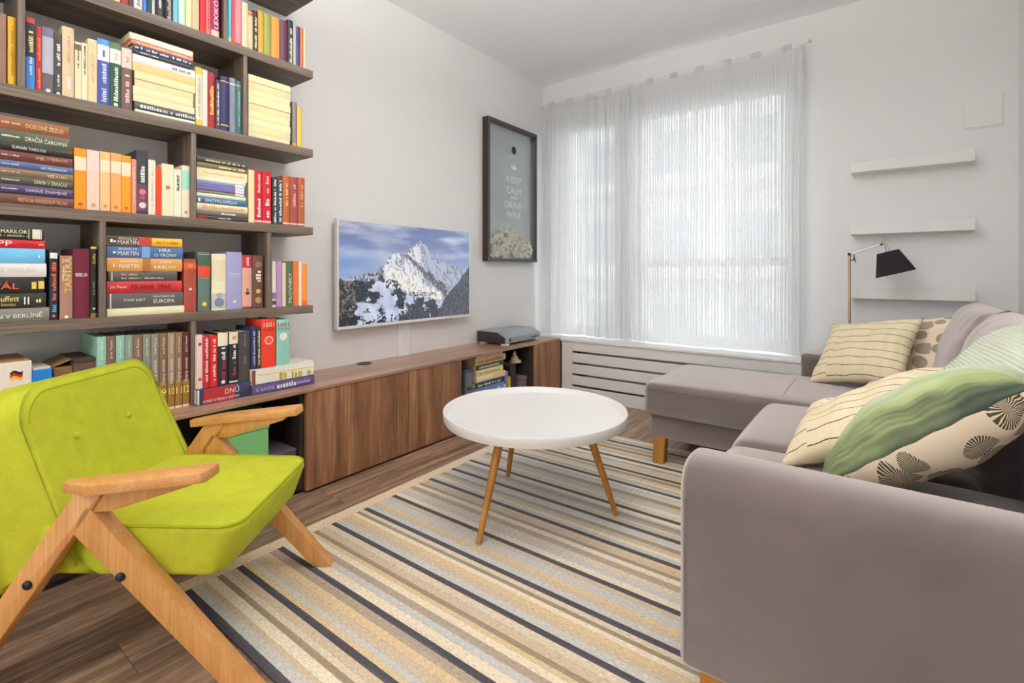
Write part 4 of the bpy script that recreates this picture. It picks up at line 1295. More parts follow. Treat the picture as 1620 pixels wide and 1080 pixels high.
obj('crown_mark', cb_, colmat((214, 214, 212)), cf)
ck = B()
rn = random.Random(3)
for k in range(190):
    yy = rn.uniform(cy0 + w + .03, cy1 - w - .03)
    hmax = 0.07 + 0.20 * max(0, 1 - abs(yy - (ycm - .03)) / .33) ** 0.7
    zz = cz0 + w + 0.014 + rn.uniform(0, hmax)
    d = Vector((rn.uniform(-.3, .3), rn.uniform(-1, 1), rn.uniform(-1, 1))).normalized()
    c = Vector((rn.uniform(XW + .018, cxf - .022), yy, zz))
    lathe([(0, -.02), (.011, -.02), (.0115, .02), (0, .02)], c, d, 8, ck)
M_cork = plain('cork', rgb(236, 224, 200), rough=0.9, var=0.2, scale=30)
corks = obj('cork_pile', ck, M_cork, cf, smooth=40)
corks['kind'] = 'stuff'

# ================================================================== CURTAINS
def curtain_mat():
    m, nt, bs = new_mat('sheer_voile')
    nt.nodes.remove(bs)
    at = nt.nodes.new('ShaderNodeAttribute')
    at.attribute_name = 'UVMap'
    sp = nt.nodes.new('ShaderNodeSeparateXYZ')
    nt.links.new(at.outputs['Vector'], sp.inputs[0])

    def stripes(freq, seed):
        nz = nt.nodes.new('ShaderNodeTexNoise')
        nz.noise_dimensions = '1D'
        nz.inputs['Scale'].default_value = freq
        nz.inputs['Detail'].default_value = 1
        ad = nt.nodes.new('ShaderNodeMath')
        ad.inputs[1].default_value = seed
        nt.links.new(sp.outputs['X'], ad.inputs[0])
        nt.links.new(ad.outputs[0], nz.inputs['W'])
        return nz
    s1 = nt.nodes.new('ShaderNodeMath')
    s1.operation = 'SINE'
    ph = nt.nodes.new('ShaderNodeMath')
    ph.operation = 'MULTIPLY_ADD'
    ph.inputs[1].default_value = 235.0
    s0 = stripes(30.0, 2)
    ns = nt.nodes.new('ShaderNodeMath')
    ns.operation = 'MULTIPLY'
    ns.inputs[1].default_value = 5.0
    nt.links.new(s0.outputs['Fac'], ns.inputs[0])
    nt.links.new(sp.outputs['X'], ph.inputs[0])
    nt.links.new(ns.outputs[0], ph.inputs[2])
    nt.links.new(ph.outputs[0], s1.inputs[0])
    s2 = stripes(9.0, 5)
    a1 = nt.nodes.new('ShaderNodeMapRange')
    a1.inputs['From Min'].default_value = 0.2
    a1.inputs['From Max'].default_value = 1.0
    a1.inputs['To Min'].default_value = 0.01
    a1.inputs['To Max'].default_value = 0.20
    nt.links.new(s1.outputs[0], a1.inputs['Value'])
    a2 = nt.nodes.new('ShaderNodeMapRange')
    a2.inputs['From Min'].default_value = 0.3
    a2.inputs['From Max'].default_value = 0.7
    a2.inputs['To Min'].default_value = 0.6
    a2.inputs['To Max'].default_value = 1.3
    nt.links.new(s2.outputs['Fac'], a2.inputs['Value'])
    # hem and header are doubled cloth (UV y marks them)
    hm = nt.nodes.new('ShaderNodeMath')
    hm.operation = 'MULTIPLY'
    nt.links.new(a1.outputs[0], hm.inputs[0])
    nt.links.new(a2.outputs[0], hm.inputs[1])
    h2 = nt.nodes.new('ShaderNodeMath')
    h2.operation = 'MULTIPLY'
    nt.links.new(hm.outputs[0], h2.inputs[0])
    nt.links.new(sp.outputs['Y'], h2.inputs[1])
    df = nt.nodes.new('ShaderNodeBsdfDiffuse')
    df.inputs[0].default_value = (0.88, 0.88, 0.87, 1)
    tl = nt.nodes.new('ShaderNodeBsdfTranslucent')
    tl.inputs[0].default_value = (0.455, 0.46, 0.465, 1)
    tr = nt.nodes.new('ShaderNodeBsdfTransparent')
    m1 = nt.nodes.new('ShaderNodeMixShader')
    m1.inputs[0].default_value = 0.38
    nt.links.new(df.outputs[0], m1.inputs[1])
    nt.links.new(tl.outputs[0], m1.inputs[2])
    m2 = nt.nodes.new('ShaderNodeMixShader')
    nt.links.new(h2.outputs[0], m2.inputs[0])
    nt.links.new(m1.outputs[0], m2.inputs[1])
    nt.links.new(tr.outputs[0], m2.inputs[2])
    nt.links.new(m2.outputs[0], nt.nodes['Material Output'].inputs[0])
    return m


M_cur = curtain_mat()
ZROD = 2.462
YCU = 3.60


def curtain(label, x0, x1, ybase, amp, seed, zbot, folds, gather):
    t = thing('sheer_curtain', label, 'curtain', ((x0 + x1) / 2, ybase, zbot), 'sheer curtains at the window')
    NX, NZ = 220, 36
    zt = ZROD - 0.04
    vs, fs, uv = [], [], []

    def pos(s, f):
        x = x0 + (x1 - x0) * s
        a = amp * (0.35 + 0.65 * f)
        y = ybase + 0.008
        for q, (fr_, ph, k) in enumerate(folds):
            y += a * k * math.sin(2 * PI * fr_ * s + ph + 0.5 * f * math.sin(3 * s + seed))
        for (sc, wd, dep) in gather:
            g = math.exp(-((s - sc - 0.02 * f) / wd) ** 2)
            y += dep * g * math.sin((s - sc) * 2 * PI / wd) * (0.4 + 0.6 * f)
        y += 0.005 * noise.noise(Vector((s * 8, f * 3, seed)))
        x += 0.012 * f * noise.noise(Vector((s * 5, f * 2.5, seed + 9)))
        return x, y
    for j in range(NZ + 1):
        f = j / NZ
        z = zt + (zbot - zt) * f
        for i in range(NX + 1):
            s = i / NX
            x, y = pos(s, f)
            zz = z + (0.012 * noise.noise(Vector((s * 4, seed, 1))) * f)
            vs.append((x, y, zz))
            uv.append((x0 + (x1 - x0) * s * 1.3, 0.12 if (f < 0.035 or f > 0.96) else 1.0))
    for j in range(NZ):
        for i in range(NX):
            k = j * (NX + 1) + i
            fs.append((k, k + 1, k + NX + 2, k + NX + 1))
    bm = B()
    V = [bm.verts.new(p) for p in vs]
    ul = bm.loops.layers.uv.new('UVMap')
    for q in fs:
        fc = bm.faces.new([V[i] for i in q])
        for lp, i in zip(fc.loops, q):
            lp[ul].uv = uv[i]
    obj('cloth', bm, M_cur, t, smooth='all')
    # flat loops that hang the cloth on the rod
    n = max(4, int((x1 - x0) / 0.17))
    for k in range(n):
        s = (k + 0.5) / n
        x, y = pos(s, 0)
        lb = B()
        hw = 0.028
        sec = [(y, zt - 0.002), (YROD - 0.009, ZROD - 0.004), (YROD - 0.007, ZROD + 0.008), (YROD, ZROD + 0.011), (YROD + 0.007, ZROD + 0.008), (YROD + 0.009, ZROD - 0.004), (y + 0.003, zt - 0.002)]
        A = [lb.verts.new((x - hw, a, b)) for a, b in sec]
        C = [lb.verts.new((x + hw, a, b)) for a, b in sec]
        for q in range(len(sec) - 1):
            lb.faces.new((A[q], C[q], C[q + 1], A[q + 1]))
        ul2 = lb.loops.layers.uv.new('UVMap')
        for fc in lb.faces:
            for lp in fc.loops:
                lp[ul2].uv = (lp.vert.co.x, 0.1)
        obj('hanging_loop', lb, M_cur, t, smooth='all')
    return t


YROD = 3.615
curtain('narrow white sheer curtain with deep folds beside the shadow box', -2.36, -1.47, YCU + .012, 0.016, 1.3, 0.472, ((5.0, 0.4, 1.0), (2.3, 1.0, 1.0), (9.0, 2.0, 0.45)), ((0.62, 0.10, 0.03), (0.86, 0.09, 0.034), (0.06, 0.06, 0.02)))
curtain('wide white sheer curtain nearly flat across the larger window', -1.485, -0.385, YCU - .016, 0.007, 7.7, 0.474, ((4.0, 0.2, 1.0), (1.7, 0.5, 1.0), (9.0, 1.0, 0.35)), ((0.02, 0.03, 0.014), (0.97, 0.035, 0.016)))
rod = thing('curtain_rod', 'thin white curtain rod above the window', 'curtain rod', (-1.37, YROD, ZROD))
obj('rod', tube([(-2.40, YROD, ZROD), (-0.36, YROD, ZROD)], 0.0055, 8), M_white, rod, smooth=True)
for x in (-2.36, -0.40):
    obj('bracket', tube([(x, YROD + 0.005, ZROD), (x, YW, ZROD)], 0.005, 6), M_white, rod, smooth=True)
obj('finial', lathe([(0, 0), (0.010, 0.002), (0.011, 0.012), (0.006, 0.02), (0, 0.02)], (-0.36, YROD, ZROD), (1, 0, 0), 12), M_steel, rod, smooth=True)

# ================================================================== LEDGES, PANEL AND LAMP ON THE WINDOW WALL
for z0, hgt, lab in ((1.606, 0.064, 'highest white picture ledge on the wall beside the window'), (1.230, 0.064, 'middle white picture ledge above the black reading lamp'), (0.842, 0.06, 'lowest white picture ledge just above the sofa cushions')):
    o = thing('wall_ledge', lab, 'wall shelf', (0.14, YW, z0), 'white wall ledges')
    obj('board', box(-0.137, 0.42, YW - 0.085, YW, z0, z0 + 0.02, 0.002, 1), M_white, o)
    obj('front_lip', box(-0.137, 0.42, YW - 0.097, YW - 0.0852, z0, z0 + hgt, 0.002, 1), M_white, o)
ep = thing('service_panel', 'flat white service hatch on the wall above the ledges', 'panel', (0.46, YW, 1.8))
obj('frame', box(0.375, 0.542, YW - 0.006, YW, 1.797, 1.985, 0.001, 1), M_white, ep)
obj('hatch', box(0.383, 0.534, YW - 0.012, YW - 0.006, 1.805, 1.977, 0.001, 1), M_white, ep)

LY = 3.50
lamp = thing('floor_lamp', 'slim brass floor lamp with tilted black shade behind the chaise', 'lamp', (-0.14, LY, 0))
M_brass = plain('pale_brass', (0.50, 0.39, 0.24, 1), rough=0.32, metal=0.85, var=0.04)
P = lambda u, v: onY(u, v, LY)
pt = P(1343.6, 401)
obj('base', lathe([(0, 0), (0.12, 0), (0.12, 0.012), (0.02, 0.02), (0, 0.02)], (pt.x, LY, 0), seg=28), M_brass, lamp, smooth=40)
obj('pole', tube([(pt.x, LY, 0.02), (pt.x, LY, pt.z)], 0.0075, 12), M_brass, lamp, smooth=40)
obj('arm', tube([P(1344, 403), P(1394.5, 386)], 0.0042, 10), M_steel, lamp, smooth=40)
obj('joint', lathe([(0, -.012), (.009, -.012), (.009, .012), (0, .012)], P(1343.5, 402), (0, 1, 0), 12), M_black, lamp)
obj('joint', lathe([(0, -.01), (.007, -.01), (.007, .01), (0, .01)], P(1394.5, 386.5), (0, 1, 0), 12), M_black, lamp)
obj('clamp_lever', tube([P(1345, 411.5), P(1350.5, 411.5), P(1351.5, 403), P(1352, 409), P(1354, 415)], 0.003, 6), M_black, lamp, smooth=40)
top, mid = P(1395.5, 372), P(1404, 396)
for dx in (-0.006, 0.008):
    obj('shade_rod', tube([top + Vector((dx, 0, 0)), mid + Vector((dx, 0, 0)), mid + Vector((dx + .012, 0, -.04))], 0.0028, 8), M_brass, lamp, smooth=40)
ax = (P(1404.5, 398) - P(1417, 433)).normalized()
c0, c1 = P(1405, 398), P(1417, 433)
hh = (c0 - c1).length
M_shade = fabric('black_shade', rgb(44, 42, 42), var=0.1, wscale=300, bump=0.3, sheen=0.0)
M_shin = plain('shade_lining', (0.7, 0.68, 0.64, 1), rough=0.7)
obj('lamp_shade', lathe([(0.094, 0), (0.052, hh), (0.050, hh), (0.092, 0.001), (0.094, 0)], c1, ax, 36), M_shade, lamp, smooth=40)
obj('shade_lining', lathe([(0.0915, 0.002), (0.0495, hh - 0.001)], c1, ax, 36), M_shin, lamp, smooth=40)
obj('shade_disc', lathe([(0, hh - .004), (0.0495, hh - .004)], c1, ax, 24), M_shin, lamp)
obj('bulb', lathe([(0, .05), (.018, .055), (.024, .075), (.012, .1), (.012, hh - .005)], c1, ax, 16), plain('bulb_glass', (0.85, 0.84, 0.8, 1), rough=0.2), lamp, smooth=True)

# added fill lamps, unseen: one above the rug, one behind the camera
def fill_lamp_mat(name, e):
    m, nt, bs = new_mat(name)
    bs.inputs['Base Color'].default_value = (0.9, 0.88, 0.84, 1)
    bs.inputs['Emission Color'].default_value = (1.0, 0.99, 0.975, 1)
    bs.inputs['Emission Strength'].default_value = e
    return m


M_fill_lamp = fill_lamp_mat('fill_lamp_diffuser', 8.0)
M_fill_uplight = fill_lamp_mat('fill_lamp_uplight', 47.0)  # strong upward glow, added to brighten the ceiling
FILL_LAMPS = ((-0.80, 1.20), (-0.95, -1.4))
for k, (lx, ly) in enumerate(FILL_LAMPS):
    cl_ = thing('added_pendant', ('added opal drum pendant, out of view above the striped rug', 'added opal drum pendant, out of view near the added patio door')[k], 'pendant lamp', (lx, ly, 2.07), 'added opal pendants')
    obj('ceiling_rose', lathe([(0, 0), (.06, 0), (.05, -.03), (0, -.03)], (lx, ly, ZC), seg=24), M_white, cl_, smooth=40)
    obj('cord', tube([(lx, ly, ZC - .03), (lx, ly, 2.222)], .003, 6), M_white, cl_)
    obj('fill_diffuser', lathe([(.30, 2.24), (.31, 2.235), (.31, 2.13), (.29, 2.10), (.2, 2.075), (0, 2.07)], (lx, ly, 0), seg=40), M_fill_lamp, cl_, smooth=True)
    obj('fill_uplight_disc', lathe([(0, 2.22), (.30, 2.22)], (lx, ly, 0), seg=40), M_fill_uplight, cl_)

# ================================================================== RUG
RGX0, RGX1, RGY0, RGY1 = -1.79, -0.15, 0.585, 2.775
rg = thing('striped_rug', 'flatwoven rug with beige, brown, grey and black stripes', 'rug', (-1.0, 1.68, 0.0))
darks = [.612, .768, .909, 1.125, 1.277, 1.426, 1.648, 1.802, 1.938, 2.16, 2.31, 2.45, 2.66]
PAL = {'K': (76, 72, 76), 'y': (204, 180, 140), 't': (194, 174, 146), 'g': (190, 186, 178), 'c': (220, 206, 180), 'o': (146, 128, 104), 'b': (206, 190, 164), 'n': (164, 146, 126)}
SEQ = ['gtcobty'[0:6], 'ygtyn', 'cgncyotby'[0:8], 'gtycob', 'gtyggt', 'cgbncoty', 'gctobg', 'tgnogc', 'bcgtobgc', 'gtcyob', 'ytgncb', 'cgtboyng']
strips = [(RGY0, RGY0 + .012, 'n')]
y = RGY0 + .012
for k, dk in enumerate(darks):
    if dk - y > .02 and k == 0:
        strips.append((y, dk, 'o'))
    strips.append((dk, dk + .022, 'K'))
    y = dk + .022
    nx = darks[k + 1] if k + 1 < len(darks) else RGY1
    sq = SEQ[k] if k < len(SEQ) else 'gtcb'
    wts = [random.Random(k * 31 + q).uniform(.7, 1.5) for q in range(len(sq))]
    tot = sum(wts)
    for q, ch in enumerate(sq):
        h = (nx - y) * wts[q] / tot if q == 0 else hh_ * wts[q]
        if q == 0:
            hh_ = (nx - y) / tot
        strips.append((y, y + hh_ * wts[q], ch))
        y = y + hh_ * wts[q]
    y = nx
M_rug, nt, bs = new_mat('rug_weave')
va = nt.nodes.new('ShaderNodeVertexColor')
va.layer_name = 'yarn'
tc = nt.nodes.new('ShaderNodeTexCoord')
mp = nt.nodes.new('ShaderNodeMapping')
mp.inputs['Scale'].default_value = (70, 420, 1)
nt.links.new(tc.outputs['Object'], mp.inputs['Vector'])
n1 = nt.nodes.new('ShaderNodeTexNoise')
n1.inputs['Scale'].default_value = 1.0
n1.inputs['Detail'].default_value = 3
nt.links.new(mp.outputs[0], n1.inputs['Vector'])
mp2 = nt.nodes.new('ShaderNodeMapping')
mp2.inputs['Scale'].default_value = (2.2, 24, 1)
nt.links.new(tc.outputs['Object'], mp2.inputs['Vector'])
n2 = nt.nodes.new('ShaderNodeTexNoise')
n2.inputs['Detail'].default_value = 3
n2.inputs['Scale'].default_value = 1.0
nt.links.new(mp2.outputs[0], n2.inputs['Vector'])
r1 = nt.nodes.new('ShaderNodeMapRange')
r1.inputs['From Min'].default_value = .3
r1.inputs['From Max'].default_value = .7
r1.inputs['To Min'].default_value = .68
r1.inputs['To Max'].default_value = 1.22
nt.links.new(n1.outputs['Fac'], r1.inputs['Value'])
m1 = nt.nodes.new('ShaderNodeMix')
m1.data_type = 'RGBA'
m1.inputs['B'].default_value = rgb(196, 194, 190)
r2 = nt.nodes.new('ShaderNodeMapRange')
r2.inputs['From Min'].default_value = .50
r2.inputs['From Max'].default_value = .72
r2.inputs['To Min'].default_value = 0
r2.inputs['To Max'].default_value = .55
nt.links.new(n2.outputs['Fac'], r2.inputs['Value'])
r3 = nt.nodes.new('ShaderNodeMath')
r3.operation = 'MULTIPLY'
nt.links.new(r2.outputs[0], r3.inputs[0])
nt.links.new(va.outputs['Alpha'], r3.inputs[1])
nt.links.new(r3.outputs[0], m1.inputs['Factor'])
nt.links.new(va.outputs['Color'], m1.inputs['A'])
# a washed-out, bluish worn patch beside and under the table
ge = nt.nodes.new('ShaderNodeNewGeometry')
su = nt.nodes.new('ShaderNodeVectorMath')
su.operation = 'SUBTRACT'
su.inputs[1].default_value = (-1.33, 1.86, 0)
nt.links.new(ge.outputs['Position'], su.inputs[0])
le = nt.nodes.new('ShaderNodeVectorMath')
le.operation = 'LENGTH'
nt.links.new(su.outputs[0], le.inputs[0])
n4 = nt.nodes.new('ShaderNodeTexNoise')
n4.inputs['Scale'].default_value = 3.5
n4.inputs['Detail'].default_value = 5
nt.links.new(ge.outputs['Position'], n4.inputs['Vector'])
ds = nt.nodes.new('ShaderNodeMath')
ds.operation = 'MULTIPLY_ADD'
ds.inputs[1].default_value = -0.7
nt.links.new(n4.outputs['Fac'], ds.inputs[0])
nt.links.new(le.outputs['Value'], ds.inputs[2])
r5 = nt.nodes.new('ShaderNodeMapRange')
r5.inputs['From Min'].default_value = -.25
r5.inputs['From Max'].default_value = .35
r5.inputs['To Min'].default_value = .6
r5.inputs['To Max'].default_value = 0
nt.links.new(ds.outputs[0], r5.inputs['Value'])
r6 = nt.nodes.new('ShaderNodeMath')
r6.operation = 'MULTIPLY'
nt.links.new(r5.outputs[0], r6.inputs[0])
nt.links.new(va.outputs['Alpha'], r6.inputs[1])
m5 = nt.nodes.new('ShaderNodeMix')
m5.data_type = 'RGBA'
m5.inputs['B'].default_value = rgb(206, 212, 218)
nt.links.new(r6.outputs[0], m5.inputs['Factor'])
nt.links.new(m1.outputs['Result'], m5.inputs['A'])
vm = nt.nodes.new('ShaderNodeVectorMath')
vm.operation = 'SCALE'
nt.links.new(m5.outputs['Result'], vm.inputs[0])
nt.links.new(r1.outputs[0], vm.inputs['Scale'])
nt.links.new(vm.outputs[0], bs.inputs['Base Color'])
bs.inputs['Roughness'].default_value = .95
bs.inputs['Specular IOR Level'].default_value = .1
bp = nt.nodes.new('ShaderNodeBump')
bp.inputs['Strength'].default_value = .5
bp.inputs['Distance'].default_value = .002
nt.links.new(n1.outputs['Fac'], bp.inputs['Height'])
nt.links.new(bp.outputs['Normal'], bs.inputs['Normal'])
EDG = -1.732


def rug_piece(name, rects, zt=.007):
    bm = B()
    cl = bm.loops.layers.float_color.new('yarn')
    for x0, x1, y0, y1, col, al in rects:
        n0 = len(bm.faces)
        add_box(bm, x0, x1, y0, y1, .0008, zt + random.uniform(-.0006, .0006))
        bm.faces.ensure_lookup_table()
        for f in list(bm.faces)[n0:]:
            for lp in f.loops:
                lp[cl] = (lin(col[0]) * 1.2, lin(col[1]) * 1.2, lin(col[2]) * 1.22, al)
    return obj(name, bm, M_rug, rg)


for y0, y1, ch in strips:
    rug_piece('stripe', [(EDG, RGX1 - .055, y0 + .0002, y1 - .0002, PAL[ch], {'K': .2, 'g': 1.0, 'c': .6}.get(ch, .75))])
rug_piece('side_border', [(RGX0, EDG - .0004, RGY0, RGY1, (218, 196, 164), .2)])
rug_piece('side_border', [(RGX1 - .0546, RGX1, RGY0, RGY1, (218, 196, 164), .2)])

# ================================================================== COFFEE TABLE
tcx, tcy, tR, tZ = -1.163, 1.717, 0.384, 0.430
ct = thing('coffee_table', 'round white tray-top coffee table with three oak legs', 'table', (tcx, tcy, .008))
M_tray = plain('white_tray', (0.78, 0.755, 0.73, 1), rough=0.32, var=0.01, spec=0.5)
obj('tray_top', lathe([(0, -.044), (tR - .02, -.044), (tR - .006, -.040), (tR - .002, -.03), (tR, -.004), (tR - .002, 0), (tR - .008, 0), (tR - .011, -.004), (tR - .02, -.024), (tR - .035, -.027), (0, -.027)], (tcx, tcy, tZ), seg=96), M_tray, ct, smooth=45)
for fx, fy in ((-1.173, 1.363), (-1.451, 1.908), (-0.857, 1.865)):
    d = Vector((fx - tcx, fy - tcy, 0))
    topp = Vector((tcx, tcy, tZ - .045)) + d * .62
    foot = Vector((fx, fy, .009)) - d * .01
    obj('leg', tube([topp + (topp - foot) * 0.0, topp * .5 + foot * .5, foot], .0185, 16, r1=.0105), M_oakleg, ct, smooth=40)

# ================================================================== ARMCHAIR
TH = math.radians(39)
fw = Vector((math.cos(TH), math.sin(TH), 0))
lt_ = Vector((-math.sin(TH), math.cos(TH), 0))
UP = Vector((0, 0, 1))
LC = 1.445


def C(f, l, z):
    return fw * f + lt_ * l + UP * z


ch = thing('armchair', 'lime green mid-century armchair with beech arms and slanted legs', 'armchair', C(-.93, LC, 0))
for side, l0 in (('near', 1.17), ('far', 1.68)):
    s = -1 if side == 'near' else 1
    an = lt_
    org = lt_ * l0
    # rear leg carries the arm
    obj('leg', prism([(-1.302, .001), (-1.236, .001), (-.902, .484), (-.902, .50), (-.962, .494)], org, fw, UP, an, .04, .003, 2), M_beech, ch, smooth=40)
    zf = .009 if side == 'far' else .009
    obj('leg', prism([(-.606, .009), (-.545, .009), (-.935, .462), (-.972, .402)], org + lt_ * (.0), fw, UP, an, .04, .003, 2), M_beech, ch, smooth=40)
    # bracket under the arm
    obj('arm_bracket', prism([(-.925, .446), (-.885, .446), (-.705, .502), (-.70, .512), (-.69, .522), (-.90, .5005)], org + lt_ * .004, fw, UP, an, .032, .002, 2), M_beech, ch, smooth=40)
    # arm board, chamfered at its outer rear corner
    li, lo = (1.215, 1.148) if side == 'near' else (1.675, 1.742)
    slope = math.atan2(.034, .34)
    axd = fw * math.cos(slope) + UP * math.sin(slope)
    upn = UP * math.cos(slope) - fw * math.sin(slope)
    oa = C(-1.005, 0, .484)
    out = [(0, li), (.345, li), (.35, li + s * .006), (.35, lo - s * .008), (.342, lo), (.085, lo), (0, li + s * .024)]
    if s < 0:
        out = out[::-1]
    obj('arm', prism(out, oa, axd, lt_, upn, .024, .002, 2), M_beecharm, ch, smooth=40)
    # black bolts
    lf = l0 - .001 if side == 'near' else l0 - .001
    for f, z in ((-1.066, .283), (-.859, .297)):
        obj('bolt', lathe([(0, .006), (.007, .0055), (.010, .003), (.0105, -.002), (0, -.002)], C(f, lf, z), -lt_, 16), M_black, ch, smooth=True)
# seat
sx0, sx1 = 1.2125, 1.6775
seat_out = rrect(sx0, sx1, -1.09, -.62, (.02, .02, .055, .055), 6)
# outline given as (l, f): sweep upwards
pitch = math.radians(-2.0)
sf = fw * math.cos(pitch) + UP * math.sin(pitch)
sup = UP * math.cos(pitch) - fw * math.sin(pitch)
so = Vector((0, 0, 0))
org = UP * (.262) - sf * 0 + UP * (math.tan(pitch) * .62) * 0
base = UP * (.262 + .62 * math.sin(pitch) * 1.0)
bmseat = prism(seat_out, base, lt_, sf, sup, .122, .016, 4, bulge0=.004, bulge1=.016)
# the front of the seat tucks under a little
for v in bmseat.verts:
    f = v.co.dot(fw)
    z = v.co.z
    if f > -.72 and z < .36:
        v.co -= fw * (.36 - z) * .36 * min(1, (f + .72) / .08)
        v.co.z -= 0.0
obj('seat', bmseat, M_green, ch, smooth='all')
# backrest: rounded board, leaning back
lean = math.radians(13)
bu = UP * math.cos(lean) - fw * math.sin(lean)
bn = fw * math.cos(lean) + UP * math.sin(lean)
bo = C(-1.052, 0, .345) - bn * .0
back_out = rrect(1.2125, 1.6775, -.068, .372, (.012, .012, .07, .07), 8)
taper = []
for l, q in back_out:
    k = 1 - .09 * max(0, q / .372) ** 1.5
    taper.append((LC + (l - LC) * k, q))
bmb = prism(taper[::-1], bo - bn * .125, lt_, bu, bn, .125, .02, 4, bulge0=.01, bulge1=.004)
for v in bmb.verts:
    d = v.co - bo
    n_ = d.dot(bn)
    q = d.dot(bu)
    if n_ > -.06 and q < .12:           # sweep forward into the seat
        v.co += bn * ((.12 - q) / .12) ** 2 * .03
    if n_ < -.06:                        # slimmer towards the top behind
        v.co += bn * .03 * max(0, min(1, q / .372))
obj('backrest', bmb, M_green, ch, smooth='all')
# piping on the seat and back edges
pp = []
for l, f in rrect(sx0 + .004, sx1 - .004, -1.03, -.624, (.02, .02, .053, .053), 8):
    pp.append(base + lt_ * l + sf * f + sup * .1195)
obj('piping', tube(pp, .0038, 6, True), M_pipe, ch, smooth=True)
pp = []
for l, q in taper:
    x = LC + (l - LC) * .982
    qq = q - .006 if q > .2 else q
    if qq > .03:
        fwd = ((.12 - qq) / .12) ** 2 * .03 if qq < .12 else 0
        pp.append(bo + lt_ * x + bu * qq + bn * (-.002 + fwd))
# order: start at the right foot of the back, over the top, to the left foot
obj('piping', tube(pp, .0038, 6, False), M_pipe, ch, smooth=True)
for l, z in ((1.345, .568), (1.53, .57)):
    q = (z - bo.z) / math.cos(lean)
    obj('button', lathe([(0, .0065), (.006, .006), (.0095, .003), (.0105, -.001), (.008, -.004)], bo + lt_ * l + bu * q + bn * .0035, bn, 16), M_green, ch, smooth=True)

# ================================================================== CORNER SOFA
so_ = thing('corner_sofa', 'taupe velour corner sofa with chaise under the window wall', 'sofa', (-.1, 2.2, 0))
# near arm
arm_sec = rrect(1.128, 1.318, .105, .572, (.012, .02, .09, .075), 8)
obj('armrest', prism(arm_sec, (-.368, 0, 0), (0, 1, 0), (0, 0, 1), (1, 0, 0), .93, .022, 4), M_sofa, so_, smooth='all')
# a welt down the front edge of the near arm
wp = [Vector((-.352, y, z)) for y, z in arm_sec]
obj('welt', tube([Vector((-.354, 1.1275, .12)), Vector((-.354, 1.1275, .30)), Vector((-.354, 1.1275, .49))], .0026, 6), M_sofa, so_, smooth=True)
# far arm
arm_sec2 = rrect(3.17, 3.37, .105, .548, (.012, .012, .03, .03), 6)
obj('armrest', prism(arm_sec2, (-.352, 0, 0), (0, 1, 0), (0, 0, 1), (1, 0, 0), .91, .02, 4), M_sofa, so_, smooth='all')
# base and chaise plinth
obj('seat_base', soft_box(-.345, .42, 1.305, 2.46, .12, .285, .012, 6), M_sofa, so_, smooth='all')
obj('chaise_base', soft_box(-.957, .42, 2.50, 3.18, .143, .27, .008, 6), M_sofa, so_, smooth='all')
# cushions
obj('chaise_cushion', soft_box(-.992, .36, 2.468, 3.166, .258, .424, .038, 20, puff=.014), M_sofa, so_, smooth='all')
obj('seat_cushion', soft_box(-.412, .36, 1.796, 2.462, .262, .425, .05, 18, puff=.014, pf=.012), M_sofa, so_, smooth='all')
obj('seat_cushion', soft_box(-.412, .36, 1.310, 1.790, .262, .425, .05, 18, puff=.014, pf=.012), M_sofa, so_, smooth='all')
for yy, zz_ in ((2.4695, .398), (2.474, .283)):
    obj('welt', tube([(-.965, yy, zz_), (-.6, yy, zz_), (-.40, yy, zz_)], .0024, 6), M_sofa, so_, smooth=True)
obj('welt', tube([(-.353, 2.50 + .03 * k, .424 + .0155 * (1 - (1 - 2 * k / 21.0) ** 4)) for k in range(22)], .0016, 6), M_sofa, so_, smooth=True)
# back frame
obj('back_frame', soft_box(.40, .585, 1.13, 3.37, .105, .66, .05, 10), M_sofa, so_, smooth='all')


def puffy(y0, y1, zc, seed, lean=.20, xc=.30, t=.105):
    """loose back cushion: pillowy, wrinkled at the gathered ends"""
    bm = B()
    n = 34
    w, h = (y1 - y0) / 2, .24
    rings = []
    for side in (1, -1):
        grid = []
        for j in range(n + 1):
            row = []
            for i in range(n + 1):
                a, b = -1 + 2 * i / n, -1 + 2 * j / n
                a = math.copysign(abs(a) ** .8, a)
                b = math.copysign(abs(b) ** .8, b)
                e = max(0, (1 - a ** 4) * (1 - b ** 4)) ** .5
                y = a * w * (1 - .05 * (1 - b * b) * abs(a))
                z = b * h * (1 - .03 * (1 - a * a))
                x = side * t * e
                edge = max(abs(a), abs(b))
                wr = math.sin((b if abs(a) > abs(b) else a) * 26 + seed + 2.5 * noise.noise(Vector((a * 3, b * 3, seed)))) * .012 * max(0, (edge - .5) / .5) * e ** .3
                x += side * wr + .012 * noise.noise(Vector((a * 2.2, b * 2.2, seed + side))) * e
                row.append(Vector((x, y, z)))
            grid.append(row)
        rings.append(grid)
    yc = (y0 + y1) / 2
    V = {}
    for s, grid in enumerate(rings):
        for j in range(n + 1):
            for i in range(n + 1):
                edge = i in (0, n) or j in (0, n)
                if s == 1 and edge:
                    V[(1, i, j)] = V[(0, i, j)]
                    continue
                p = grid[j][i]
                x = p.x + p.z * lean
                z = p.z
                V[(s, i, j)] = bm.verts.new((xc + x, yc + p.y, zc + z))
    for s in (0, 1):
        for j in range(n):
            for i in range(n):
                q = [V[(s, i, j)], V[(s, i + 1, j)], V[(s, i + 1, j + 1)], V[(s, i, j + 1)]]
                bm.faces.new(q if s == 0 else q[::-1])
    bmesh.ops.recalc_face_normals(bm, faces=bm.faces)
    return bm


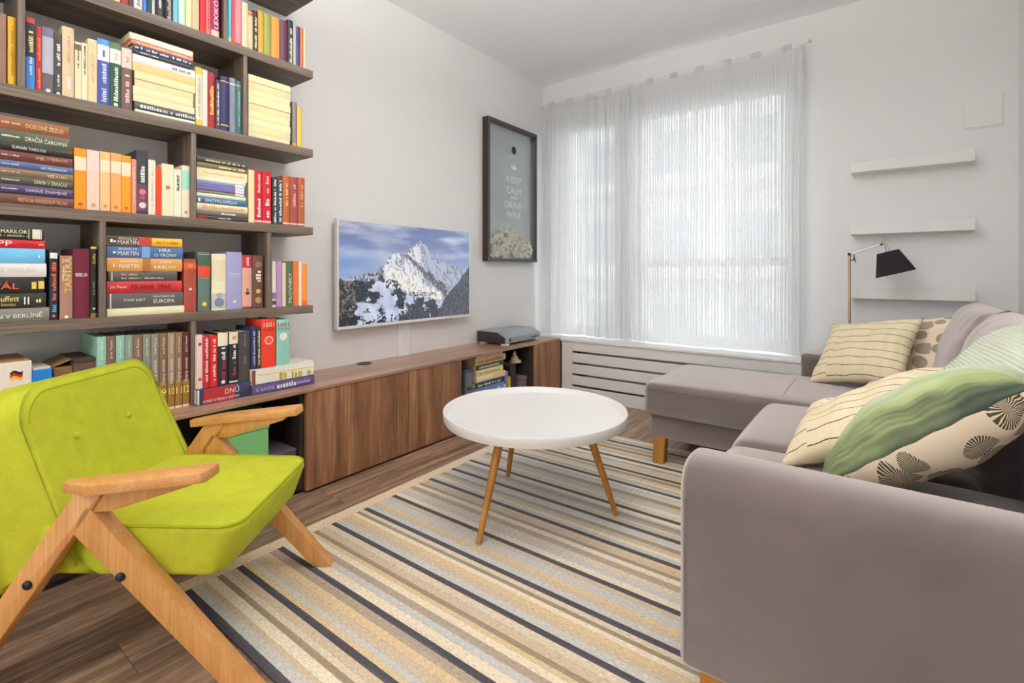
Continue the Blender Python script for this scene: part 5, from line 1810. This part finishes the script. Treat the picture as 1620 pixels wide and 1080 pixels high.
for k, (a, b, xc, t) in enumerate(((2.33, 2.98, .30, .105), (1.77, 2.35, .305, .11), (1.31, 1.77, .375, .07))):
    obj('back_cushion', puffy(a, b, .632, 2.0 + k * 3.1, xc=xc, t=t), M_sofa, so_, smooth='all')
for x, y in ((-.93, 2.522), (-.93, 3.10)):
    obj('leg', prism(rrect(-.03, .03, -.03, .03, .004, 2), (x + .008, y + .01, .0085), (1, 0, 0), (0, 1, 0), (.06, .0, 1), .135), M_oakleg, so_)
for x, y in ((-.30, 1.18), (-.28, 2.35), (.45, 1.2), (.45, 3.28)):
    obj('leg', prism(rrect(-.028, .028, -.028, .028, .004, 2), (x, y, .0085 if x < -.1 else .0005), (1, 0, 0), (0, 1, 0), (0, 0, 1), .1), M_oakleg, so_)

# ================================================================== SCATTER CUSHIONS
def uvnode(nt):
    at = nt.nodes.new('ShaderNodeAttribute')
    at.attribute_name = 'UVMap'
    return at


def stripe_cloth():
    m, nt, bs = new_mat('pleated_stripe_cloth')
    at = uvnode(nt)
    sp = nt.nodes.new('ShaderNodeSeparateXYZ')
    nt.links.new(at.outputs['Vector'], sp.inputs[0])
    # stripe lines with a small stepped offset halfway across
    st = nt.nodes.new('ShaderNodeMath')
    st.operation = 'GREATER_THAN'
    st.inputs[1].default_value = .22
    nt.links.new(sp.outputs['X'], st.inputs[0])
    sc = nt.nodes.new('ShaderNodeMath')
    sc.operation = 'MULTIPLY_ADD'
    nt.links.new(st.outputs[0], sc.inputs[0])
    sc.inputs[1].default_value = .22
    yv = nt.nodes.new('ShaderNodeMath')
    yv.operation = 'MULTIPLY_ADD'
    yv.inputs[2].default_value = .4
    yv.inputs[1].default_value = 8.5
    nt.links.new(sp.outputs['Y'], yv.inputs[0])
    nt.links.new(yv.outputs[0], sc.inputs[2])
    fc = nt.nodes.new('ShaderNodeMath')
    fc.operation = 'FRACT'
    nt.links.new(sc.outputs[0], fc.inputs[0])
    ln = nt.nodes.new('ShaderNodeMath')
    ln.operation = 'LESS_THAN'
    ln.inputs[1].default_value = .062
    nt.links.new(fc.outputs[0], ln.inputs[0])
    # faint checks
    ck = nt.nodes.new('ShaderNodeTexNoise')
    ck.noise_dimensions = '1D'
    ck.inputs['Scale'].default_value = 9
    nt.links.new(sp.outputs['X'], ck.inputs['W'])
    mb = nt.nodes.new('ShaderNodeMix')
    mb.data_type = 'RGBA'
    mb.inputs['A'].default_value = rgb(214, 196, 158, 1.1)
    mb.inputs['B'].default_value = rgb(232, 218, 188, 1.1)
    nt.links.new(ck.outputs['Fac'], mb.inputs['Factor'])
    mx = nt.nodes.new('ShaderNodeMix')
    mx.data_type = 'RGBA'
    nt.links.new(ln.outputs[0], mx.inputs['Factor'])
    nt.links.new(mb.outputs['Result'], mx.inputs['A'])
    mx.inputs['B'].default_value = rgb(70, 58, 44)
    nt.links.new(mx.outputs['Result'], bs.inputs['Base Color'])
    bs.inputs['Roughness'].default_value = .9
    bs.inputs['Specular IOR Level'].default_value = .1
    nz = nt.nodes.new('ShaderNodeTexNoise')
    nz.inputs['Scale'].default_value = 120
    nt.links.new(at.outputs['Vector'], nz.inputs['Vector'])
    ad = nt.nodes.new('ShaderNodeMath')
    ad.operation = 'MULTIPLY_ADD'
    nt.links.new(fc.outputs[0], ad.inputs[0])
    ad.inputs[1].default_value = 1.4
    nt.links.new(nz.outputs['Fac'], ad.inputs[2])
    bp = nt.nodes.new('ShaderNodeBump')
    bp.inputs['Strength'].default_value = .45
    bp.inputs['Distance'].default_value = .004
    nt.links.new(ad.outputs[0], bp.inputs['Height'])
    nt.links.new(bp.outputs['Normal'], bs.inputs['Normal'])
    return m


def seed_cloth():
    m, nt, bs = new_mat('seed_head_print')
    at = uvnode(nt)
    vo = nt.nodes.new('ShaderNodeTexVoronoi')
    vo.voronoi_dimensions = '2D'
    vo.inputs['Scale'].default_value = 5.0
    vo.inputs['Randomness'].default_value = .62
    nt.links.new(at.outputs['Vector'], vo.inputs['Vector'])
    sb = nt.nodes.new('ShaderNodeVectorMath')
    sb.operation = 'SCALE'
    sb.inputs['Scale'].default_value = 5.0
    nt.links.new(at.outputs['Vector'], sb.inputs[0])
    df = nt.nodes.new('ShaderNodeVectorMath')
    df.operation = 'SUBTRACT'
    nt.links.new(sb.outputs[0], df.inputs[0])
    ps = nt.nodes.new('ShaderNodeVectorMath')
    ps.operation = 'SCALE'
    ps.inputs['Scale'].default_value = 5.0
    nt.links.new(vo.outputs['Position'], ps.inputs[0])
    nt.links.new(ps.outputs[0], df.inputs[1])
    sx = nt.nodes.new('ShaderNodeSeparateXYZ')
    nt.links.new(df.outputs[0], sx.inputs[0])
    a2 = nt.nodes.new('ShaderNodeMath')
    a2.operation = 'ARCTAN2'
    nt.links.new(sx.outputs['Y'], a2.inputs[0])
    nt.links.new(sx.outputs['X'], a2.inputs[1])
    ml = nt.nodes.new('ShaderNodeMath')
    ml.operation = 'MULTIPLY'
    ml.inputs[1].default_value = 34.0
    nt.links.new(a2.outputs[0], ml.inputs[0])
    nn = nt.nodes.new('ShaderNodeTexNoise')
    nn.inputs['Scale'].default_value = 26
    nt.links.new(at.outputs['Vector'], nn.inputs['Vector'])
    ad = nt.nodes.new('ShaderNodeMath')
    ad.operation = 'MULTIPLY_ADD'
    nt.links.new(nn.outputs['Fac'], ad.inputs[0])
    ad.inputs[1].default_value = 7.0
    nt.links.new(ml.outputs[0], ad.inputs[2])
    sn = nt.nodes.new('ShaderNodeMath')
    sn.operation = 'SINE'
    nt.links.new(ad.outputs[0], sn.inputs[0])
    gt = nt.nodes.new('ShaderNodeMath')
    gt.operation = 'GREATER_THAN'
    gt.inputs[1].default_value = -.35
    nt.links.new(sn.outputs[0], gt.inputs[0])
    # disc size differs from seed head to seed head
    wn = nt.nodes.new('ShaderNodeMapRange')
    cs_ = nt.nodes.new('ShaderNodeSeparateColor')
    nt.links.new(vo.outputs['Color'], cs_.inputs[0])
    wn.inputs['To Min'].default_value = .24
    wn.inputs['To Max'].default_value = .47
    nt.links.new(cs_.outputs[0], wn.inputs['Value'])
    lt = nt.nodes.new('ShaderNodeMath')
    lt.operation = 'LESS_THAN'
    nt.links.new(vo.outputs['Distance'], lt.inputs[0])
    nt.links.new(wn.outputs[0], lt.inputs[1])
    an_ = nt.nodes.new('ShaderNodeMath')
    an_.operation = 'MULTIPLY'
    nt.links.new(lt.outputs[0], an_.inputs[0])
    nt.links.new(gt.outputs[0], an_.inputs[1])
    mx = nt.nodes.new('ShaderNodeMix')
    mx.data_type = 'RGBA'
    mx.inputs['A'].default_value = rgb(228, 210, 184, 1.12)
    mx.inputs['B'].default_value = rgb(84, 82, 60)
    nt.links.new(an_.outputs[0], mx.inputs['Factor'])
    nt.links.new(mx.outputs['Result'], bs.inputs['Base Color'])
    bs.inputs['Roughness'].default_value = .85
    bs.inputs['Specular IOR Level'].default_value = .15
    return m


def knit_cloth():
    m, nt, bs = new_mat('green_dip_dyed_knit')
    at = uvnode(nt)
    sp = nt.nodes.new('ShaderNodeSeparateXYZ')
    nt.links.new(at.outputs['Vector'], sp.inputs[0])
    nz = nt.nodes.new('ShaderNodeTexNoise')
    nz.inputs['Scale'].default_value = 5
    nz.inputs['Detail'].default_value = 4
    mp = nt.nodes.new('ShaderNodeMapping')
    mp.inputs['Scale'].default_value = (.35, 1.6, 1)
    nt.links.new(at.outputs['Vector'], mp.inputs['Vector'])
    nt.links.new(mp.outputs[0], nz.inputs['Vector'])
    ad = nt.nodes.new('ShaderNodeMath')
    ad.operation = 'MULTIPLY_ADD'
    nt.links.new(nz.outputs['Fac'], ad.inputs[0])
    ad.inputs[1].default_value = .55
    iv = nt.nodes.new('ShaderNodeMath')
    iv.operation = 'SUBTRACT'
    iv.inputs[0].default_value = 0.70
    nt.links.new(sp.outputs['Y'], iv.inputs[1])
    nt.links.new(iv.outputs[0], ad.inputs[2])
    cr = nt.nodes.new('ShaderNodeValToRGB')
    e = cr.color_ramp.elements
    e[0].position, e[0].color = .30, rgb(206, 212, 190)
    e[1].position, e[1].color = 1.22 if False else 1.0, rgb(74, 84, 72)
    for p, c in ((.62, (196, 206, 172)), (.80, (166, 178, 124)), (.92, (112, 122, 90))):
        k = e.new(p)
        k.color = rgb(*c)
    nt.links.new(ad.outputs[0], cr.inputs['Fac'])
    nt.links.new(cr.outputs['Color'], bs.inputs['Base Color'])
    bs.inputs['Roughness'].default_value = .95
    bs.inputs['Specular IOR Level'].default_value = .1
    ml = nt.nodes.new('ShaderNodeMath')
    ml.operation = 'MULTIPLY'
    ml.inputs[1].default_value = 260
    nt.links.new(sp.outputs['Y'], ml.inputs[0])
    sn = nt.nodes.new('ShaderNodeMath')
    sn.operation = 'SINE'
    nt.links.new(ml.outputs[0], sn.inputs[0])
    bp = nt.nodes.new('ShaderNodeBump')
    bp.inputs['Strength'].default_value = .5
    bp.inputs['Distance'].default_value = .003
    nt.links.new(sn.outputs[0], bp.inputs['Height'])
    nt.links.new(bp.outputs['Normal'], bs.inputs['Normal'])
    return m


M_str, M_seed, M_knit = stripe_cloth(), seed_cloth(), knit_cloth()


def pillow(label, cen, wd, hd, w, h, t, front, back, seed, flip_uv=False, dent=None):
    """wd, hd: directions of width and height; the front looks along wd x hd"""
    wd = Vector(wd).normalized()
    hd = Vector(hd)
    hd = (hd - wd * hd.dot(wd)).normalized()
    nd = wd.cross(hd)
    cen = Vector(cen)
    n = 30
    bm = B()
    ul = bm.loops.layers.uv.new('UVMap')
    V, UVc = {}, {}
    for s in (0, 1):
        sg = 1 if s == 0 else -1
        for j in range(n + 1):
            for i in range(n + 1):
                a, b = -1 + 2 * i / n, -1 + 2 * j / n
                a = math.copysign(abs(a) ** .85, a)
                b = math.copysign(abs(b) ** .85, b)
                UVc[(i, j)] = (a / 2 + .5, b / 2 + .5)
                edge = i in (0, n) or j in (0, n)
                if s == 1 and edge:
                    V[(1, i, j)] = V[(0, i, j)]
                    continue
                e = (max(0, 1 - abs(a) ** 2.6) * max(0, 1 - abs(b) ** 2.6)) ** .55
                x = a * w / 2 * (1 - .075 * (1 - b * b))
                y = b * h / 2 * (1 - .075 * (1 - a * a))
                z = sg * t / 2 * e
                z += .014 * noise.noise(Vector((a * 2.3, b * 2.3, seed + sg))) * min(1, e * 2)
                ed = max(abs(a), abs(b))
                z += sg * .004 * math.sin(18 * (b if abs(a) > abs(b) else a) + seed) * max(0, ed - .5) * 2 * min(1, e * 2)
                if dent and s == 0:
                    z -= dent[2] * math.exp(-((a - dent[0]) ** 2 + (b - dent[1]) ** 2) / .12)
                # pucker of the seam
                z += .0015 * math.sin(a * 21 + b * 17 + seed) * (1 if edge else 0)
                V[(s, i, j)] = bm.verts.new(cen + wd * x + hd * y + nd * z)
    for s in (0, 1):
        for j in range(n):
            for i in range(n):
                ks = [(i, j), (i + 1, j), (i + 1, j + 1), (i, j + 1)]
                if s == 1:
                    ks = ks[::-1]
                f = bm.faces.new([V[(s,) + k] for k in ks])
                f.material_index = s
                for lp, k in zip(f.loops, ks):
                    uv_ = UVc[k]
                    lp[ul].uv = (uv_[1], uv_[0]) if flip_uv else uv_
    o = obj('scatter_cushion', bm, [front, back], smooth='all')
    tag(o, label, 'cushion', 'scatter cushions on the sofa')
    return o


pillow('cream cushion with thin dark stripes leaning in the far chaise corner', (-.059, 3.0, .607), (.886, -.434, .163), (.212, .692, .69), .43, .41, .13, M_str, M_str, 1.0)
pillow('seed-print cushion half hidden behind the far striped cushion', (.125, 3.10, .605), (.85, -.42, .2), (.14, .60, .8), .42, .40, .12, M_seed, M_knit, 4.0)
pillow('cream striped cushion with a folded corner lying beside the green knit one', (-.035, 1.765, .578), (.853, -.191, .486), (.091, .971, .221), .42, .40, .14, M_str, M_str, 6.0, dent=(-.35, .55, .03))
pillow('seed-print cushion propped on the near sofa arm with green knit back', (.088, 1.545, .625), (.756, -.092, .649), (.16, .981, -.03), .47, .36, .20, M_knit, M_seed, 9.0)
pillow('green dip-dyed knit cushion leaning against the back cushions', (.215, 1.78, .70), (.05, -1, .02), (.6, .0, .75), .44, .42, .14, M_knit, M_seed, 12.0)

# ================================================================== LETTERING
tmp = []
for (parent, s, col, cen, dx, dy, w, h, nm, stretch) in TEXTS:
    cu = bpy.data.curves.new('t', 'FONT')
    cu.body = s
    cu.size = 1.0
    cu.resolution_u = 2
    cu.align_x = 'LEFT'
    o = bpy.data.objects.new('t', cu)
    COL.objects.link(o)
    tmp.append(o)
bpy.context.view_layer.update()
dg = bpy.context.evaluated_depsgraph_get()
for o, (parent, s, col, cen, dx, dy, w, h, nm, stretch) in zip(tmp, TEXTS):
    me = bpy.data.meshes.new_from_object(o.evaluated_get(dg))
    xs = [v.co.x for v in me.vertices]
    ys = [v.co.y for v in me.vertices]
    if xs:
        x0, x1, y0, y1 = min(xs), max(xs), min(ys), max(ys)
        ky = h / (y1 - y0)
        kx = min(w / (x1 - x0), ky * 1.6)
        if kx < ky * 0.45:
            ky = kx / 0.45
        for v in me.vertices:
            p = dx * ((v.co.x - (x0 + x1) / 2) * kx) + dy * ((v.co.y - (y0 + y1) / 2) * ky)
            v.co = p
        me.materials.clear()
        me.materials.append(colmat(col))
        q = bpy.data.objects.new(nm, me)
        q.location = cen
        link(q, parent)
for o in tmp:
    c = o.data
    bpy.data.objects.remove(o)
    bpy.data.curves.remove(c)
for o in scene.objects:
    if '_b' in o:
        del o['_b']
